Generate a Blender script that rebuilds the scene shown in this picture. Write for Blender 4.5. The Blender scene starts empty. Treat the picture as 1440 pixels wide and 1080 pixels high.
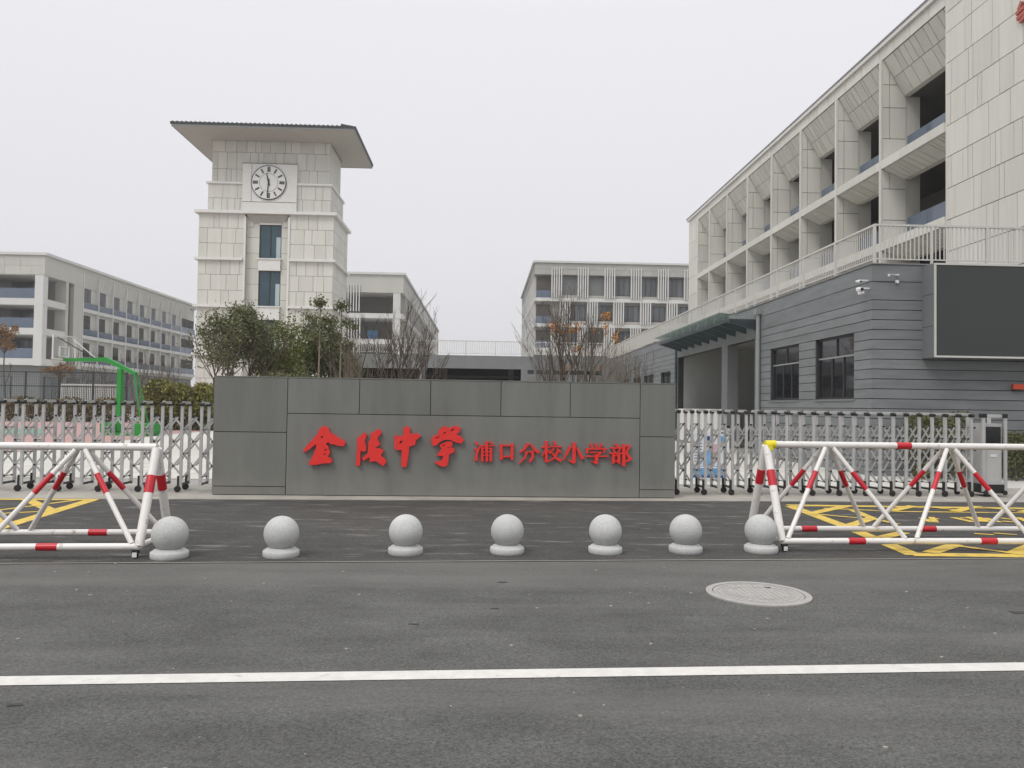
import bpy, math, random
from mathutils import Vector, Matrix
from mathutils.geometry import tessellate_polygon
R_ = math.radians
rnd = random.Random(7)
S = bpy.context.scene
COL = S.collection

# ------------------------------------------------------------------ camera
F = 1100.0
YAW, PITCH, ROLL, CZ = R_(2.083), R_(1.645), R_(.86), 1.6
cy_, sy_, cp_, sp_ = math.cos(YAW), math.sin(YAW), math.cos(PITCH), math.sin(PITCH)
FW = Vector((sy_*cp_, cy_*cp_, sp_))
r0, u0 = Vector((cy_, -sy_, 0)), Vector((-sy_*sp_, -cy_*sp_, cp_))
RT = math.cos(ROLL)*r0 + math.sin(ROLL)*u0
UP = -math.sin(ROLL)*r0 + math.cos(ROLL)*u0
cam = bpy.data.cameras.new('camera')
cam.sensor_width = 36; cam.lens = F/1440*36; cam.clip_start = .05; cam.clip_end = 3000
co = bpy.data.objects.new('camera', cam); COL.objects.link(co)
co.matrix_world = Matrix(((RT.x, UP.x, -FW.x, 0), (RT.y, UP.y, -FW.y, 0), (RT.z, UP.z, -FW.z, CZ), (0, 0, 0, 1)))
S.camera = co
# measuring the place: a sight line of the photograph meets a plane of the place
def sight(x, y): return FW + (x-720)/F*RT + (540-y)/F*UP
def aY(x, y, Y): d = sight(x, y); t = Y/d.y; return Vector((d.x*t, Y, CZ+d.z*t))
def aX(x, y, X): d = sight(x, y); t = X/d.x; return Vector((X, d.y*t, CZ+d.z*t))
def aZ(x, y, Z=0): d = sight(x, y); t = (Z-CZ)/d.z; return Vector((d.x*t, d.y*t, Z))

# ------------------------------------------------------------------ sky, sun, exposure
SUN_EL, SUN_AZ = 52, 222      # degrees; azimuth clockwise from +Y: behind the camera, to its left
w = bpy.data.worlds.new('World'); S.world = w; w.use_nodes = True
nt = w.node_tree; N = nt.nodes; L = nt.links
for n in list(N): N.remove(n)
out = N.new('ShaderNodeOutputWorld'); bg = N.new('ShaderNodeBackground')
sky = N.new('ShaderNodeTexSky'); sky.sky_type = 'NISHITA'; sky.sun_disc = False
sky.sun_elevation = R_(SUN_EL); sky.sun_rotation = R_(SUN_AZ); sky.dust_density = 6; sky.air_density = 1.5
tc = N.new('ShaderNodeTexCoord'); sx = N.new('ShaderNodeSeparateXYZ'); L.new(tc.outputs['Generated'], sx.inputs[0])
rp = N.new('ShaderNodeValToRGB'); L.new(sx.outputs['Z'], rp.inputs[0])
# overcast cloud deck: paler towards the zenith as an overcast sky is
e = rp.color_ramp.elements
e[0].position = 0.0; e[0].color = (7.7, 7.7, 8.0, 1)
e[1].position = 1.0; e[1].color = (15.5, 15.4, 15.6, 1)
k = rp.color_ramp.elements.new(.22); k.color = (8.4, 8.35, 8.7, 1)
k = rp.color_ramp.elements.new(.45); k.color = (8.9, 8.85, 9.2, 1)
mx = N.new('ShaderNodeMix'); mx.data_type = 'RGBA'; mx.inputs[0].default_value = .05
L.new(rp.outputs[0], mx.inputs[6]); L.new(sky.outputs[0], mx.inputs[7])
L.new(mx.outputs[2], bg.inputs[0]); bg.inputs[1].default_value = .1
L.new(bg.outputs[0], out.inputs[0])
sl = bpy.data.lights.new('sun', 'SUN'); sl.energy = 1.5; sl.angle = R_(25); sl.color = (1, .97, .93)
so = bpy.data.objects.new('sun', sl); COL.objects.link(so)
sd = Vector((math.sin(R_(SUN_AZ))*math.cos(R_(SUN_EL)), math.cos(R_(SUN_AZ))*math.cos(R_(SUN_EL)), math.sin(R_(SUN_EL))))
so.rotation_euler = sd.to_track_quat('Z', 'Y').to_euler(); so.location = sd*100
vs = S.view_settings; vs.view_transform = 'Standard'; vs.look = 'None'; vs.exposure = 0.0; vs.gamma = 1; vs.use_curve_mapping = False
try: S.cycles.max_bounces = 6
except Exception: pass

# ------------------------------------------------------------------ materials
MATS = {}
def mat(name, col, rough=.7, var=0.0, nscale=4.0, rand=0.0, bump=0.0, bscale=60.0, metal=0.0, stretch=(1, 1, 1), spec=.5, col2=None, cscale=.6, cw=(.4, .7), coat=0, ttip=0.0):
    """procedural material: base colour, noise variation (var), per-object tone (rand), stain colour (col2), bump"""
    m = bpy.data.materials.new(name); m.use_nodes = True; MATS[name] = m
    n = m.node_tree.nodes; l = m.node_tree.links; b = n['Principled BSDF']
    b.inputs['Roughness'].default_value = rough; b.inputs['Metallic'].default_value = metal
    b.inputs['Specular IOR Level'].default_value = spec
    if coat: b.inputs['Coat Weight'].default_value = coat
    geo = n.new('ShaderNodeNewGeometry'); mp = n.new('ShaderNodeMapping'); mp.inputs['Scale'].default_value = stretch
    l.new(geo.outputs['Position'], mp.inputs[0])
    rgb = n.new('ShaderNodeRGB'); rgb.outputs[0].default_value = (*col, 1); cur = rgb.outputs[0]
    if col2 is not None:
        t = n.new('ShaderNodeTexNoise'); t.inputs['Scale'].default_value = cscale; t.inputs['Detail'].default_value = 5; t.inputs['Roughness'].default_value = .6
        l.new(mp.outputs[0], t.inputs['Vector'])
        r = n.new('ShaderNodeMapRange'); r.inputs[1].default_value = cw[0]; r.inputs[2].default_value = cw[1]; l.new(t.outputs[0], r.inputs[0])
        x = n.new('ShaderNodeMix'); x.data_type = 'RGBA'; l.new(r.outputs[0], x.inputs[0]); l.new(cur, x.inputs[6]); x.inputs[7].default_value = (*col2, 1); cur = x.outputs[2]
    if var:
        t = n.new('ShaderNodeTexNoise'); t.inputs['Scale'].default_value = nscale; t.inputs['Detail'].default_value = 4; t.inputs['Roughness'].default_value = .65
        l.new(mp.outputs[0], t.inputs['Vector'])
        r = n.new('ShaderNodeMapRange'); r.inputs[1].default_value = .25; r.inputs[2].default_value = .75; r.inputs[3].default_value = 1-var; r.inputs[4].default_value = 1+var; l.new(t.outputs[0], r.inputs[0])
        x = n.new('ShaderNodeMix'); x.data_type = 'RGBA'; x.blend_type = 'MULTIPLY'; x.inputs[0].default_value = 1; l.new(cur, x.inputs[6]); l.new(r.outputs[0], x.inputs[7]); cur = x.outputs[2]
    if rand:
        oi = n.new('ShaderNodeObjectInfo'); r = n.new('ShaderNodeMapRange'); r.inputs[3].default_value = 1-rand; r.inputs[4].default_value = 1+rand; l.new(oi.outputs['Random'], r.inputs[0])
        x = n.new('ShaderNodeMix'); x.data_type = 'RGBA'; x.blend_type = 'MULTIPLY'; x.inputs[0].default_value = 1; l.new(cur, x.inputs[6]); l.new(r.outputs[0], x.inputs[7]); cur = x.outputs[2]
    l.new(cur, b.inputs['Base Color'])
    if bump:
        t = n.new('ShaderNodeTexNoise'); t.inputs['Scale'].default_value = bscale; t.inputs['Detail'].default_value = 3; l.new(geo.outputs['Position'], t.inputs['Vector'])
        bp = n.new('ShaderNodeBump'); bp.inputs['Strength'].default_value = bump; bp.inputs['Distance'].default_value = .01; l.new(t.outputs[0], bp.inputs['Height']); l.new(bp.outputs[0], b.inputs['Normal'])
    if ttip: b.inputs['Subsurface Weight'].default_value = 0
    return m

def asphalt(name, base, dust, seed, dmin, dmax, streak):
    """speckled asphalt: coarse aggregate, broad blotches, pale dust streaks"""
    m = bpy.data.materials.new(name); m.use_nodes = True
    n = m.node_tree.nodes; l = m.node_tree.links; b = n['Principled BSDF']; b.inputs['Roughness'].default_value = .85; b.inputs['Specular IOR Level'].default_value = .3
    geo = n.new('ShaderNodeNewGeometry')
    def noise(sc, det=4, st=(1, 1, 1), off=0):
        mp = n.new('ShaderNodeMapping'); mp.inputs['Scale'].default_value = st; mp.inputs['Location'].default_value = (seed+off, seed*2+off, 0); l.new(geo.outputs['Position'], mp.inputs[0])
        t = n.new('ShaderNodeTexNoise'); t.inputs['Scale'].default_value = sc; t.inputs['Detail'].default_value = det; t.inputs['Roughness'].default_value = .62; l.new(mp.outputs[0], t.inputs['Vector']); return t.outputs[0]
    def rng(s, a, c, lo, hi):
        r = n.new('ShaderNodeMapRange'); r.inputs[1].default_value = a; r.inputs[2].default_value = c; r.inputs[3].default_value = lo; r.inputs[4].default_value = hi; l.new(s, r.inputs[0]); return r.outputs[0]
    def mul(c1, f):
        x = n.new('ShaderNodeMix'); x.data_type = 'RGBA'; x.blend_type = 'MULTIPLY'; x.inputs[0].default_value = 1; l.new(c1, x.inputs[6]); l.new(f, x.inputs[7]); return x.outputs[2]
    rgb = n.new('ShaderNodeRGB'); rgb.outputs[0].default_value = (*base, 1); cur = rgb.outputs[0]
    cur = mul(cur, rng(noise(.35, 5), .3, .7, .8, 1.2))
    cur = mul(cur, rng(noise(2.6, 5, (.5, 1, 1), 3), .3, .7, .82, 1.18))
    vo = n.new('ShaderNodeTexVoronoi'); vo.inputs['Scale'].default_value = 95; l.new(geo.outputs['Position'], vo.inputs['Vector'])
    sp = n.new('ShaderNodeSeparateColor'); l.new(vo.outputs['Color'], sp.inputs[0])
    cur = mul(cur, rng(sp.outputs[0], 0, 1, .7, 1.32))
    cur = mul(cur, rng(noise(38, 3), .3, .7, .84, 1.16))
    pit = rng(noise(62, 2, (1, 1, 1), 9), .6, .72, 1, .42); cur = mul(cur, pit)
    x = n.new('ShaderNodeMix'); x.data_type = 'RGBA'; l.new(rng(noise(streak[0], 6, streak[1], 5), dmin, dmax, 0, .7), x.inputs[0]); l.new(cur, x.inputs[6]); x.inputs[7].default_value = (*dust, 1); cur = x.outputs[2]
    if name == 'asphalt':      # grit swept up along the seam
        sxyz = n.new('ShaderNodeSeparateXYZ'); l.new(geo.outputs['Position'], sxyz.inputs[0])
        ma = n.new('ShaderNodeMath'); ma.operation = 'MULTIPLY_ADD'; ma.inputs[1].default_value = -.0648; l.new(sxyz.outputs[0], ma.inputs[0]); l.new(sxyz.outputs[1], ma.inputs[2])
        near = n.new('ShaderNodeMapRange'); near.interpolation_type = 'SMOOTHSTEP'; l.new(ma.outputs[0], near.inputs[0]); near.inputs[1].default_value = 6.7; near.inputs[2].default_value = 7.75; near.inputs[3].default_value = 0; near.inputs[4].default_value = 1
        mm = n.new('ShaderNodeMath'); mm.operation = 'MULTIPLY'; l.new(near.outputs[0], mm.inputs[0]); l.new(rng(noise(1.1, 5, (.4, 2, 1), 13), .3, .65, .1, .75), mm.inputs[1])
        x = n.new('ShaderNodeMix'); x.data_type = 'RGBA'; l.new(mm.outputs[0], x.inputs[0]); l.new(cur, x.inputs[6]); x.inputs[7].default_value = (.135, .132, .122, 1); cur = x.outputs[2]
    l.new(cur, b.inputs['Base Color'])
    bp = n.new('ShaderNodeBump'); bp.inputs['Strength'].default_value = .55; bp.inputs['Distance'].default_value = .006; l.new(vo.outputs['Distance'], bp.inputs['Height']); l.new(bp.outputs[0], b.inputs['Normal'])
    MATS[name] = m; return m

asphalt('asphalt', (.09, .0905, .086), (.15, .148, .14), 1.3, .5, .78, (.9, (.16, 1.8, 1)))
asphalt('asphalt_apron', (.062, .06, .056), (.27, .262, .245), 7.1, .56, .74, (2.6, (.5, 2.2, 1)))
mat('white_paint', (.6, .59, .56), .7, .12, 10, bump=.2, bscale=120, col2=(.3, .295, .28), cscale=14, cw=(.63, .76))
mat('yellow_paint', (.62, .44, .075), .7, .12, 10, col2=(.25, .2, .09), cscale=6, cw=(.5, .75))
mat('concrete', (.36, .34, .30), .85, .12, 3, bump=.2, bscale=80, col2=(.26, .245, .22), cscale=1.4)
mat('paving', (.52, .51, .47), .8, .07, 1.5, rand=.05, bump=.1)
mat('paving_joint', (.3, .29, .27), .9, .08, 4)
mat('earth', (.2, .175, .13), .95, .2, .8, col2=(.12, .12, .06), cscale=.3)
mat('court_red', (.4, .25, .235), .85, .1, .8)
mat('court_green', (.16, .27, .2), .85, .1, .8)
mat('granite', (.48, .485, .475), .75, .1, 4, rand=.06, bump=.2, bscale=140, col2=(.33, .33, .32), cscale=85, cw=(.52, .68))
m_ = mat('sign_stone', (.172, .176, .16), .46, .06, 2.2, rand=.06, col2=(.142, .146, .134), cscale=1.3, stretch=(2.2, 2.2, .35), bump=.04)
def splash(m, col, z0, z1, amount):      # rain splash and dust that has settled on the foot of a wall
    n = m.node_tree.nodes; l = m.node_tree.links; b = n['Principled BSDF']; src = b.inputs['Base Color'].links[0].from_socket
    g_ = n.new('ShaderNodeNewGeometry'); sp = n.new('ShaderNodeSeparateXYZ'); l.new(g_.outputs['Position'], sp.inputs[0])
    t = n.new('ShaderNodeTexNoise'); t.inputs['Scale'].default_value = 3.5; t.inputs['Detail'].default_value = 6; l.new(g_.outputs['Position'], t.inputs['Vector'])
    ad = n.new('ShaderNodeMath'); ad.operation = 'MULTIPLY_ADD'; ad.inputs[1].default_value = -.9; l.new(t.outputs[0], ad.inputs[0]); l.new(sp.outputs[2], ad.inputs[2])
    r = n.new('ShaderNodeMapRange'); l.new(ad.outputs[0], r.inputs[0]); r.inputs[1].default_value = z0; r.inputs[2].default_value = z1; r.inputs[3].default_value = amount; r.inputs[4].default_value = 0
    x = n.new('ShaderNodeMix'); x.data_type = 'RGBA'; l.new(r.outputs[0], x.inputs[0]); l.new(src, x.inputs[6]); x.inputs[7].default_value = (*col, 1); l.new(x.outputs[2], b.inputs['Base Color'])
splash(m_, (.22, .21, .19), -.42, -.1, .5)
mat('sign_joint', (.018, .018, .018), .9)
mat('sign_red', (.74, .03, .024), .38, .05, 12)
mat('plank', (.178, .19, .196), .55, .07, 1.2, rand=.06, stretch=(1, 1, 5), col2=(.145, .152, .155), cscale=.9)
mat('grey_render', (.165, .174, .174), .7, .08, 1.5)
mat('joint_dark', (.035, .035, .035), .9)
mat('cladding', (.56, .557, .503), .62, .05, 1.2, rand=.055, stretch=(5, 5, .35), col2=(.6, .592, .55), cscale=.35)
mat('cladding_joint', (.07, .07, .062), .9)
mat('panel_grey', (.36, .355, .33), .7, .05, .5, rand=.05)
mat('pale_strip', (.38, .47, .48), .25, .05, 1)  # paler blue-green tone for part of the tower glass
mat('far_trim', (.56, .56, .545), .7, .05, .5, rand=.04)  # white trim greyed, distance haze put into the colour
mat('far_cladding', (.46, .455, .42), .7, .05, .5, rand=.05, stretch=(2, 2, .3))  # cladding greyed likewise, standing in for haze over distance
mat('white_trim', (.66, .655, .63), .6, .05, 2)
mat('coping', (.2, .2, .2), .5)
mat('roof_tile', (.045, .047, .05), .6, .1, 4, rand=.1)
mat('soffit', (.4, .385, .35), .8, .05, 1)
mat('interior_shade', (.055, .052, .05), .9, .2, .8)  # darkness of unlit interiors put into the colour
mat('corridor_wall', (.15, .145, .13), .85, .08, .7)  # wall tone darkened for the shade inside the open corridor
mat('brown_wall', (.085, .075, .068), .8, .1, 1)
mat('window_frame', (.03, .031, .034), .4)
mat('glass_dark', (.012, .014, .017), .05, .3, 1.2, spec=.7)
mat('glass_teal', (.022, .06, .08), .06, .25, .4, spec=.7)
mat('glass_rail', (.1, .13, .18), .08, .15, .5, spec=.6, rand=.1)
mat('glass_far', (.1, .112, .12), .1, .3, .25, rand=.4, spec=.6)
m_ = mat('canopy_glass', (.62, .74, .7), .12, .1, 1, spec=.6); m_.node_tree.nodes['Principled BSDF'].inputs['Transmission Weight'].default_value = .75
mat('recess_render', (.4, .41, .4), .8, .06, 1)
mat('slat_back', (.27, .265, .25), .8, .06, .5)  # shadow behind the slats put into the wall colour; parapet shares this grey
mat('steel_dark', (.05, .065, .075), .45, .1, 2)
mat('pipe_grey', (.23, .24, .24), .5, .06, 3)
mat('pipe_pale', (.42, .42, .41), .45, .05, 3)
mat('rail_white', (.52, .51, .48), .5, .05, 3)
mat('aluminium', (.52, .525, .52), .34, .08, 6, rand=.06, metal=.45)
mat('black_plastic', (.012, .012, .012), .45)
mat('rubber', (.016, .015, .015), .75)
mat('barrier_white', (.72, .70, .67), .35, .05, 5, col2=(.36, .31, .25), cscale=11, cw=(.6, .72))
mat('barrier_red', (.5, .012, .025), .3, .08, 10)
mat('tape_yellow', (.72, .62, .02), .5, .1, 30)
mat('iron_cover', (.34, .33, .315), .7, .12, 12, bump=.15, bscale=90)
mat('iron_dark', (.06, .058, .055), .9)
mat('screen', (.042, .048, .044), .42, .06, .5, spec=.35)
mat('screen_case', (.16, .17, .175), .45, .06, 1)
mat('clock_white', (.68, .68, .66), .5, .03, 2)
mat('black_paint', (.02, .02, .022), .5)
mat('bare_twig', (.13, .1, .075), .9, .2, 6)
mat('hoop_green', (.012, .25, .03), .4, .08, 3)
m_ = mat('hoop_board', (.6, .65, .64), .15, .05, 2); m_.node_tree.nodes['Principled BSDF'].inputs['Alpha'].default_value = .18
mat('rim_red', (.16, .03, .025), .5)
mat('fence_black', (.02, .024, .024), .6)
mat('bark', (.085, .065, .05), .9, .25, 6)
mat('bark_pale', (.2, .165, .12), .9, .2, 6)
mat('leaf_dark', (.1, .108, .04), .55, .4, 1.1)
mat('leaf_mid', (.125, .14, .028), .55, .4, 1.3)
mat('leaf_olive', (.095, .1, .034), .6, .35, 1.0)
mat('leaf_hedge', (.2, .2, .04), .6, .35, .8, col2=(.1, .1, .03), cscale=1.2)
mat('leaf_orange', (.5, .22, .035), .6, .3, 2)
mat('leaf_rust', (.22, .13, .06), .7, .35, 1)
mat('leaf_brown', (.15, .115, .055), .8, .35, .9, col2=(.07, .08, .03), cscale=.8)
mat('sign_plate_red', (.55, .07, .03), .5)
mat('letter_far', (.4, .09, .06), .5)
mat('cam_white', (.7, .7, .7), .4)
mat('poster_blue', (.12, .32, .58), .4, .3, 3)
mat('poster_navy', (.02, .06, .22), .4)
mat('poster_white', (.62, .64, .68), .4, .06, 6)
mat('poster_ink', (.08, .1, .14), .5)
mat('poster_pink', (.55, .38, .42), .4, .2, 9)
mat('pebble', (.3, .28, .25), .9, .2, 20)
mat('stain', (.045, .045, .042), .9, .5, 30)

# ------------------------------------------------------------------ helpers
WM = {}
I4 = Matrix.Identity(4)
def reg(o, parent=None, basis=None):
    b = basis if basis is not None else I4
    COL.objects.link(o); o.matrix_basis = b
    if parent is not None:
        o.parent = parent; o.matrix_parent_inverse = WM[parent].inverted()
    WM[o] = b.copy(); return o
def tag(o, label=None, cat=None, group=None, kind=None):
    if label: o['label'] = label
    if cat: o['category'] = cat
    if group: o['group'] = group
    if kind: o['kind'] = kind
    return o
def thing(name, label, cat, loc=(0, 0, 0), group=None):
    o = bpy.data.objects.new(name, None); o.empty_display_size = .2
    reg(o, None, Matrix.Translation(Vector(loc))); return tag(o, label, cat, group)
class MB:
    def __init__(s): s.v = []; s.f = []; s.sm = []
    def add(s, vs, fs, sm=False):
        b = len(s.v); s.v += [tuple(v) for v in vs]; s.f += [tuple(b+i for i in f) for f in fs]; s.sm += [sm]*len(fs)
    def box(s, x0, x1, y0, y1, z0, z1):
        s.add([(x0, y0, z0), (x1, y0, z0), (x1, y1, z0), (x0, y1, z0), (x0, y0, z1), (x1, y0, z1), (x1, y1, z1), (x0, y1, z1)],
              [(3, 2, 1, 0), (4, 5, 6, 7), (0, 1, 5, 4), (1, 2, 6, 5), (2, 3, 7, 6), (3, 0, 4, 7)])
    def hexa(s, q, d):
        q = [Vector(p) for p in q]; n = len(q); d = Vector(d)
        nn = (q[1]-q[0]).cross(q[2]-q[0])
        top = list(range(n)) if nn.dot(d) < 0 else list(range(n))[::-1]
        fs = [tuple(top), tuple(i+n for i in top[::-1])]
        for i in range(n):
            a, b = top[i], top[(i+1) % n]; fs.append((b, a, a+n, b+n))
        s.add(q+[p+d for p in q], fs)
    def tube(s, p0, p1, r0, r1=None, seg=8, caps=True, sm=True):
        p0, p1 = Vector(p0), Vector(p1); r1 = r0 if r1 is None else r1; d = p1-p0
        if d.length < 1e-6: return
        d.normalize(); a = d.orthogonal().normalized(); b = d.cross(a)
        vs = []
        for p, r in ((p0, r0), (p1, r1)):
            for i in range(seg):
                t = 2*math.pi*i/seg; vs.append(p+a*(r*math.cos(t))+b*(r*math.sin(t)))
        s.add(vs, [(i, (i+1) % seg, seg+(i+1) % seg, seg+i) for i in range(seg)], sm)
        if caps: s.add(vs, [tuple(range(seg))[::-1], tuple(range(seg, 2*seg))])
    def lathe(s, prof, seg=24, c=(0, 0, 0), sm=True):
        vs = []; c = Vector(c)
        for r, z in prof:
            for i in range(seg):
                t = 2*math.pi*i/seg; vs.append(c+Vector((r*math.cos(t), r*math.sin(t), z)))
        fs = []
        for k in range(len(prof)-1):
            for i in range(seg):
                j = (i+1) % seg; fs.append((k*seg+i, k*seg+j, (k+1)*seg+j, (k+1)*seg+i))
        s.add(vs, fs, sm)
        m = len(prof)-1
        s.add(vs, [tuple(range(seg))[::-1], tuple(range(m*seg, (m+1)*seg))])
    def mesh(s, name, m):
        me = bpy.data.meshes.new(name); me.from_pydata(s.v, [], s.f); me.materials.append(MATS[m])
        me.polygons.foreach_set('use_smooth', s.sm); me.update(); return me
    def build(s, name, m, parent=None, basis=None):
        return reg(bpy.data.objects.new(name, s.mesh(name, m)), parent, basis)
UNIT = {}
def pc(name, m, parent, x0, x1, y0, y1, z0, z1):
    """a box-shaped piece: shares one unit-box mesh per material"""
    if m not in UNIT:
        q = MB(); q.box(-.5, .5, -.5, .5, -.5, .5); UNIT[m] = q.mesh('piece_'+m, m)
    b = Matrix.Translation(((x0+x1)/2, (y0+y1)/2, (z0+z1)/2)) @ Matrix.Diagonal((abs(x1-x0), abs(y1-y0), abs(z1-z0), 1))
    return reg(bpy.data.objects.new(name, UNIT[m]), parent, b)
def quad(name, m, parent, q, d):
    b = MB(); b.hexa(q, d); return b.build(name, m, parent)
def copy_tree(o, parent=None):
    c = o.copy(); COL.objects.link(c)
    if parent is not None: c.parent = parent
    for ch in KIDS.get(o, []): copy_tree(ch, c)
    return c
KIDS = {}
def kids_index():
    KIDS.clear()
    for o in WM:
        if o.parent: KIDS.setdefault(o.parent, []).append(o)
def boxes(name, m, parent, bl):
    b = MB()
    for q in bl: b.box(*q)
    return b.build(name, m, parent)
def solid_parts(u0, u1, z0, z1, ops):
    """rectangles left of u0..u1 x z0..z1 when the openings (a,b,c,d) are cut out"""
    es = sorted({u0, u1, *[max(u0, min(u1, v)) for o in ops for v in o[:2]]}); res = []
    for a, b in zip(es, es[1:]):
        if b-a < 1e-6: continue
        cut = sorted((o[2], o[3]) for o in ops if o[0] < (a+b)/2 < o[1]); z = z0
        for c, d in cut:
            if c > z: res.append((a, b, z, min(c, z1)))
            z = max(z, d)
        if z < z1: res.append((a, b, z, z1))
    return [r for r in res if r[3]-r[2] > 1e-4]
def clad(parent, plane, u0, u1, rows, at, o, seed, wmin=.5, wmax=1.5, gap=.022, th=.05, m='cladding', name='panel', skip=None):
    """cladding panels, each its own piece, with recessed joints; outer face at `at`, outward sign o"""
    q = random.Random(seed); n = 0
    for z0, z1 in zip(rows, rows[1:]):
        u = u0
        while u < u1-1e-6:
            wd = q.choice([wmin, wmin*1.5, (wmin+wmax)/2, wmax, wmax*.85])*q.uniform(.92, 1.08)
            v = u+wd
            if u1-v < wmin*.8: v = u1
            v = min(v, u1)
            if not (skip and skip(u, v, z0, z1)):
                t = th*q.uniform(.88, 1.0); a, b = sorted((at-o*th, at-o*th+o*t))
                g = gap/2
                if plane == 'x': pc(name, m, parent, a, b, u+g, v-g, z0+g, z1-g)
                else: pc(name, m, parent, u+g, v-g, a, b, z0+g, z1-g)
                n += 1
            u = v
    return n
def sheet(name, pts, z, m, kind='structure'):
    b = MB(); b.add([(p[0], p[1], z) for p in pts], [tuple(range(len(pts)))])
    o = b.build(name, m); o['kind'] = kind; return o

# ------------------------------------------------------------------ ground, road
seam = lambda x: 8.10+.0648*x
strip = lambda x: 13.27+.0586*x
inner = lambda x: 15.6+.033*x
sheet('ground', [(-420, -60), (420, -60), (420, 700), (-420, 700)], -.03, 'earth')
sheet('road', [(-60, -25), (60, -25), (60, seam(60)), (-60, seam(-60))], 0, 'asphalt')
sheet('apron', [(-60, seam(-60)+.012), (60, seam(60)+.012), (60, strip(60)), (-60, strip(-60))], .004, 'asphalt_apron')
b = MB(); b.hexa([(-60, strip(-60), -.02), (60, strip(60), -.02), (60, inner(60), -.02), (-60, inner(-60), -.02)], (0, 0, .034)); o = b.build('kerb_strip', 'concrete'); o['kind'] = 'structure'
o = sheet('seam_line', [(-60, seam(-60)-.012), (60, seam(60)-.012), (60, seam(60)+.012), (-60, seam(-60)+.012)], .0075, 'concrete')
ln = lambda x: 4.712+.0487*x
sheet('road_line', [(-40, ln(-40)-.075), (40, ln(40)-.075), (40, ln(40)+.075), (-40, ln(-40)+.075)], .004, 'white_paint')
plaza = sheet('plaza', [(-75, 14), (60, 14), (60, 160), (-75, 160)], -.012, 'paving_joint')
# paving slabs one can tell apart near the gate
for j in range(5):
    for i in range(-20, 21):
        x0 = i*.9+(.45 if j % 2 else 0); y0 = 16.35+j*1.2
        pc('slab', 'paving', plaza, x0+.008, x0+.892, y0+.008, y0+1.192, -.05, .02)
sheet('plaza_paving', [(-75, 22.42), (60, 22.42), (60, 159), (-75, 159)], .012, 'paving')
cp = [aZ(-260, 655), aZ(100, 631), aZ(225, 612), aZ(300, 606), aZ(300, 592), aZ(-260, 592)]
sheet('sports_court', [p.to_2d() for p in cp], .02, 'court_red')
gp = [aZ(-260, 616), aZ(60, 612), aZ(60, 603), aZ(-260, 605)]
sheet('court_green_lane', [p.to_2d() for p in gp], .024, 'court_green')

def ground_stroke(b, p, q, wd):
    p, q = Vector(p).to_2d(), Vector(q).to_2d(); d = (q-p).normalized(); n = Vector((-d.y, d.x))*wd/2; e = d*.02
    b.add([(*(p-n-e), 0), (*(q-n+e), 0), (*(q+n+e), 0), (*(p+n-e), 0)], [(0, 1, 2, 3)])
def marking(name, strokes):
    z = .008
    root = bpy.data.objects.new(name, None); reg(root); root['kind'] = 'structure'
    for i, (x0, y0, x1, y1, wd) in enumerate(strokes):
        b = MB(); ground_stroke(b, aZ(x0, y0), aZ(x1, y1), wd)
        b.v = [(v[0], v[1], z+.0004*i) for v in b.v]; b.build('painted_line', 'yellow_paint', root)
marking('yellow_box_marking', [(-300, 700.5, 136, 703.2, .2), (128, 703.8, 3, 742, .2), (3, 742, -90, 770, .2), (38, 703, 73, 719, .17), (0, 718, 104, 704.5, .09), (-60, 726, 69, 719.5, .09), (10, 739, -40, 714, .17),
    (-40, 727, -150, 745, .09), (-60, 762, -160, 722, .17)])
marking('yellow_box_marking', [(1109, 711, 1620, 718, .2), (1112, 712.5, 1190, 741.5, .2), (1190, 741.5, 1285, 781, .2), (1283, 780.6, 1640, 785, .2), (1160, 715.5, 1262, 720, .09), (1262, 720, 1620, 724, .09),
    (1139, 723, 1192, 712, .17), (1192, 741, 1226, 729.5, .17), (1226, 729.5, 1200, 718.5, .14), (1150, 724, 1215, 730, .09), (1240, 757, 1270, 750, .17), (1226, 730, 1262, 738, .09), (1308, 778.5, 1344, 767, .17), (1343, 768.5, 1424, 779, .09),
    (1425, 780, 1455, 767, .17), (1254, 719, 1284, 712.5, .17), (1343, 720, 1374, 713, .17), (1438, 721, 1466, 715, .17), (1297, 713, 1343, 718, .09), (1374, 714, 1426, 719, .09)])
marking('painted_lettering', [(1296, 729, 1309, 734.5, .09), (1310, 728, 1316, 735, .09), (1303, 731.5, 1318, 730, .08), (1341, 728.5, 1368, 734.5, .12), (1352, 728.5, 1366, 729.5, .09), (1364, 728, 1377, 734, .12), (1374, 728, 1387, 734.5, .12),
    (1385, 729.5, 1404, 735, .12), (1409, 729.5, 1427, 731.5, .1), (1412, 734, 1432, 735.5, .1), (1372, 751.5, 1395, 753, .08), (1400, 751, 1428, 753, .08), (1432, 729, 1446, 735, .1)])

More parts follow.
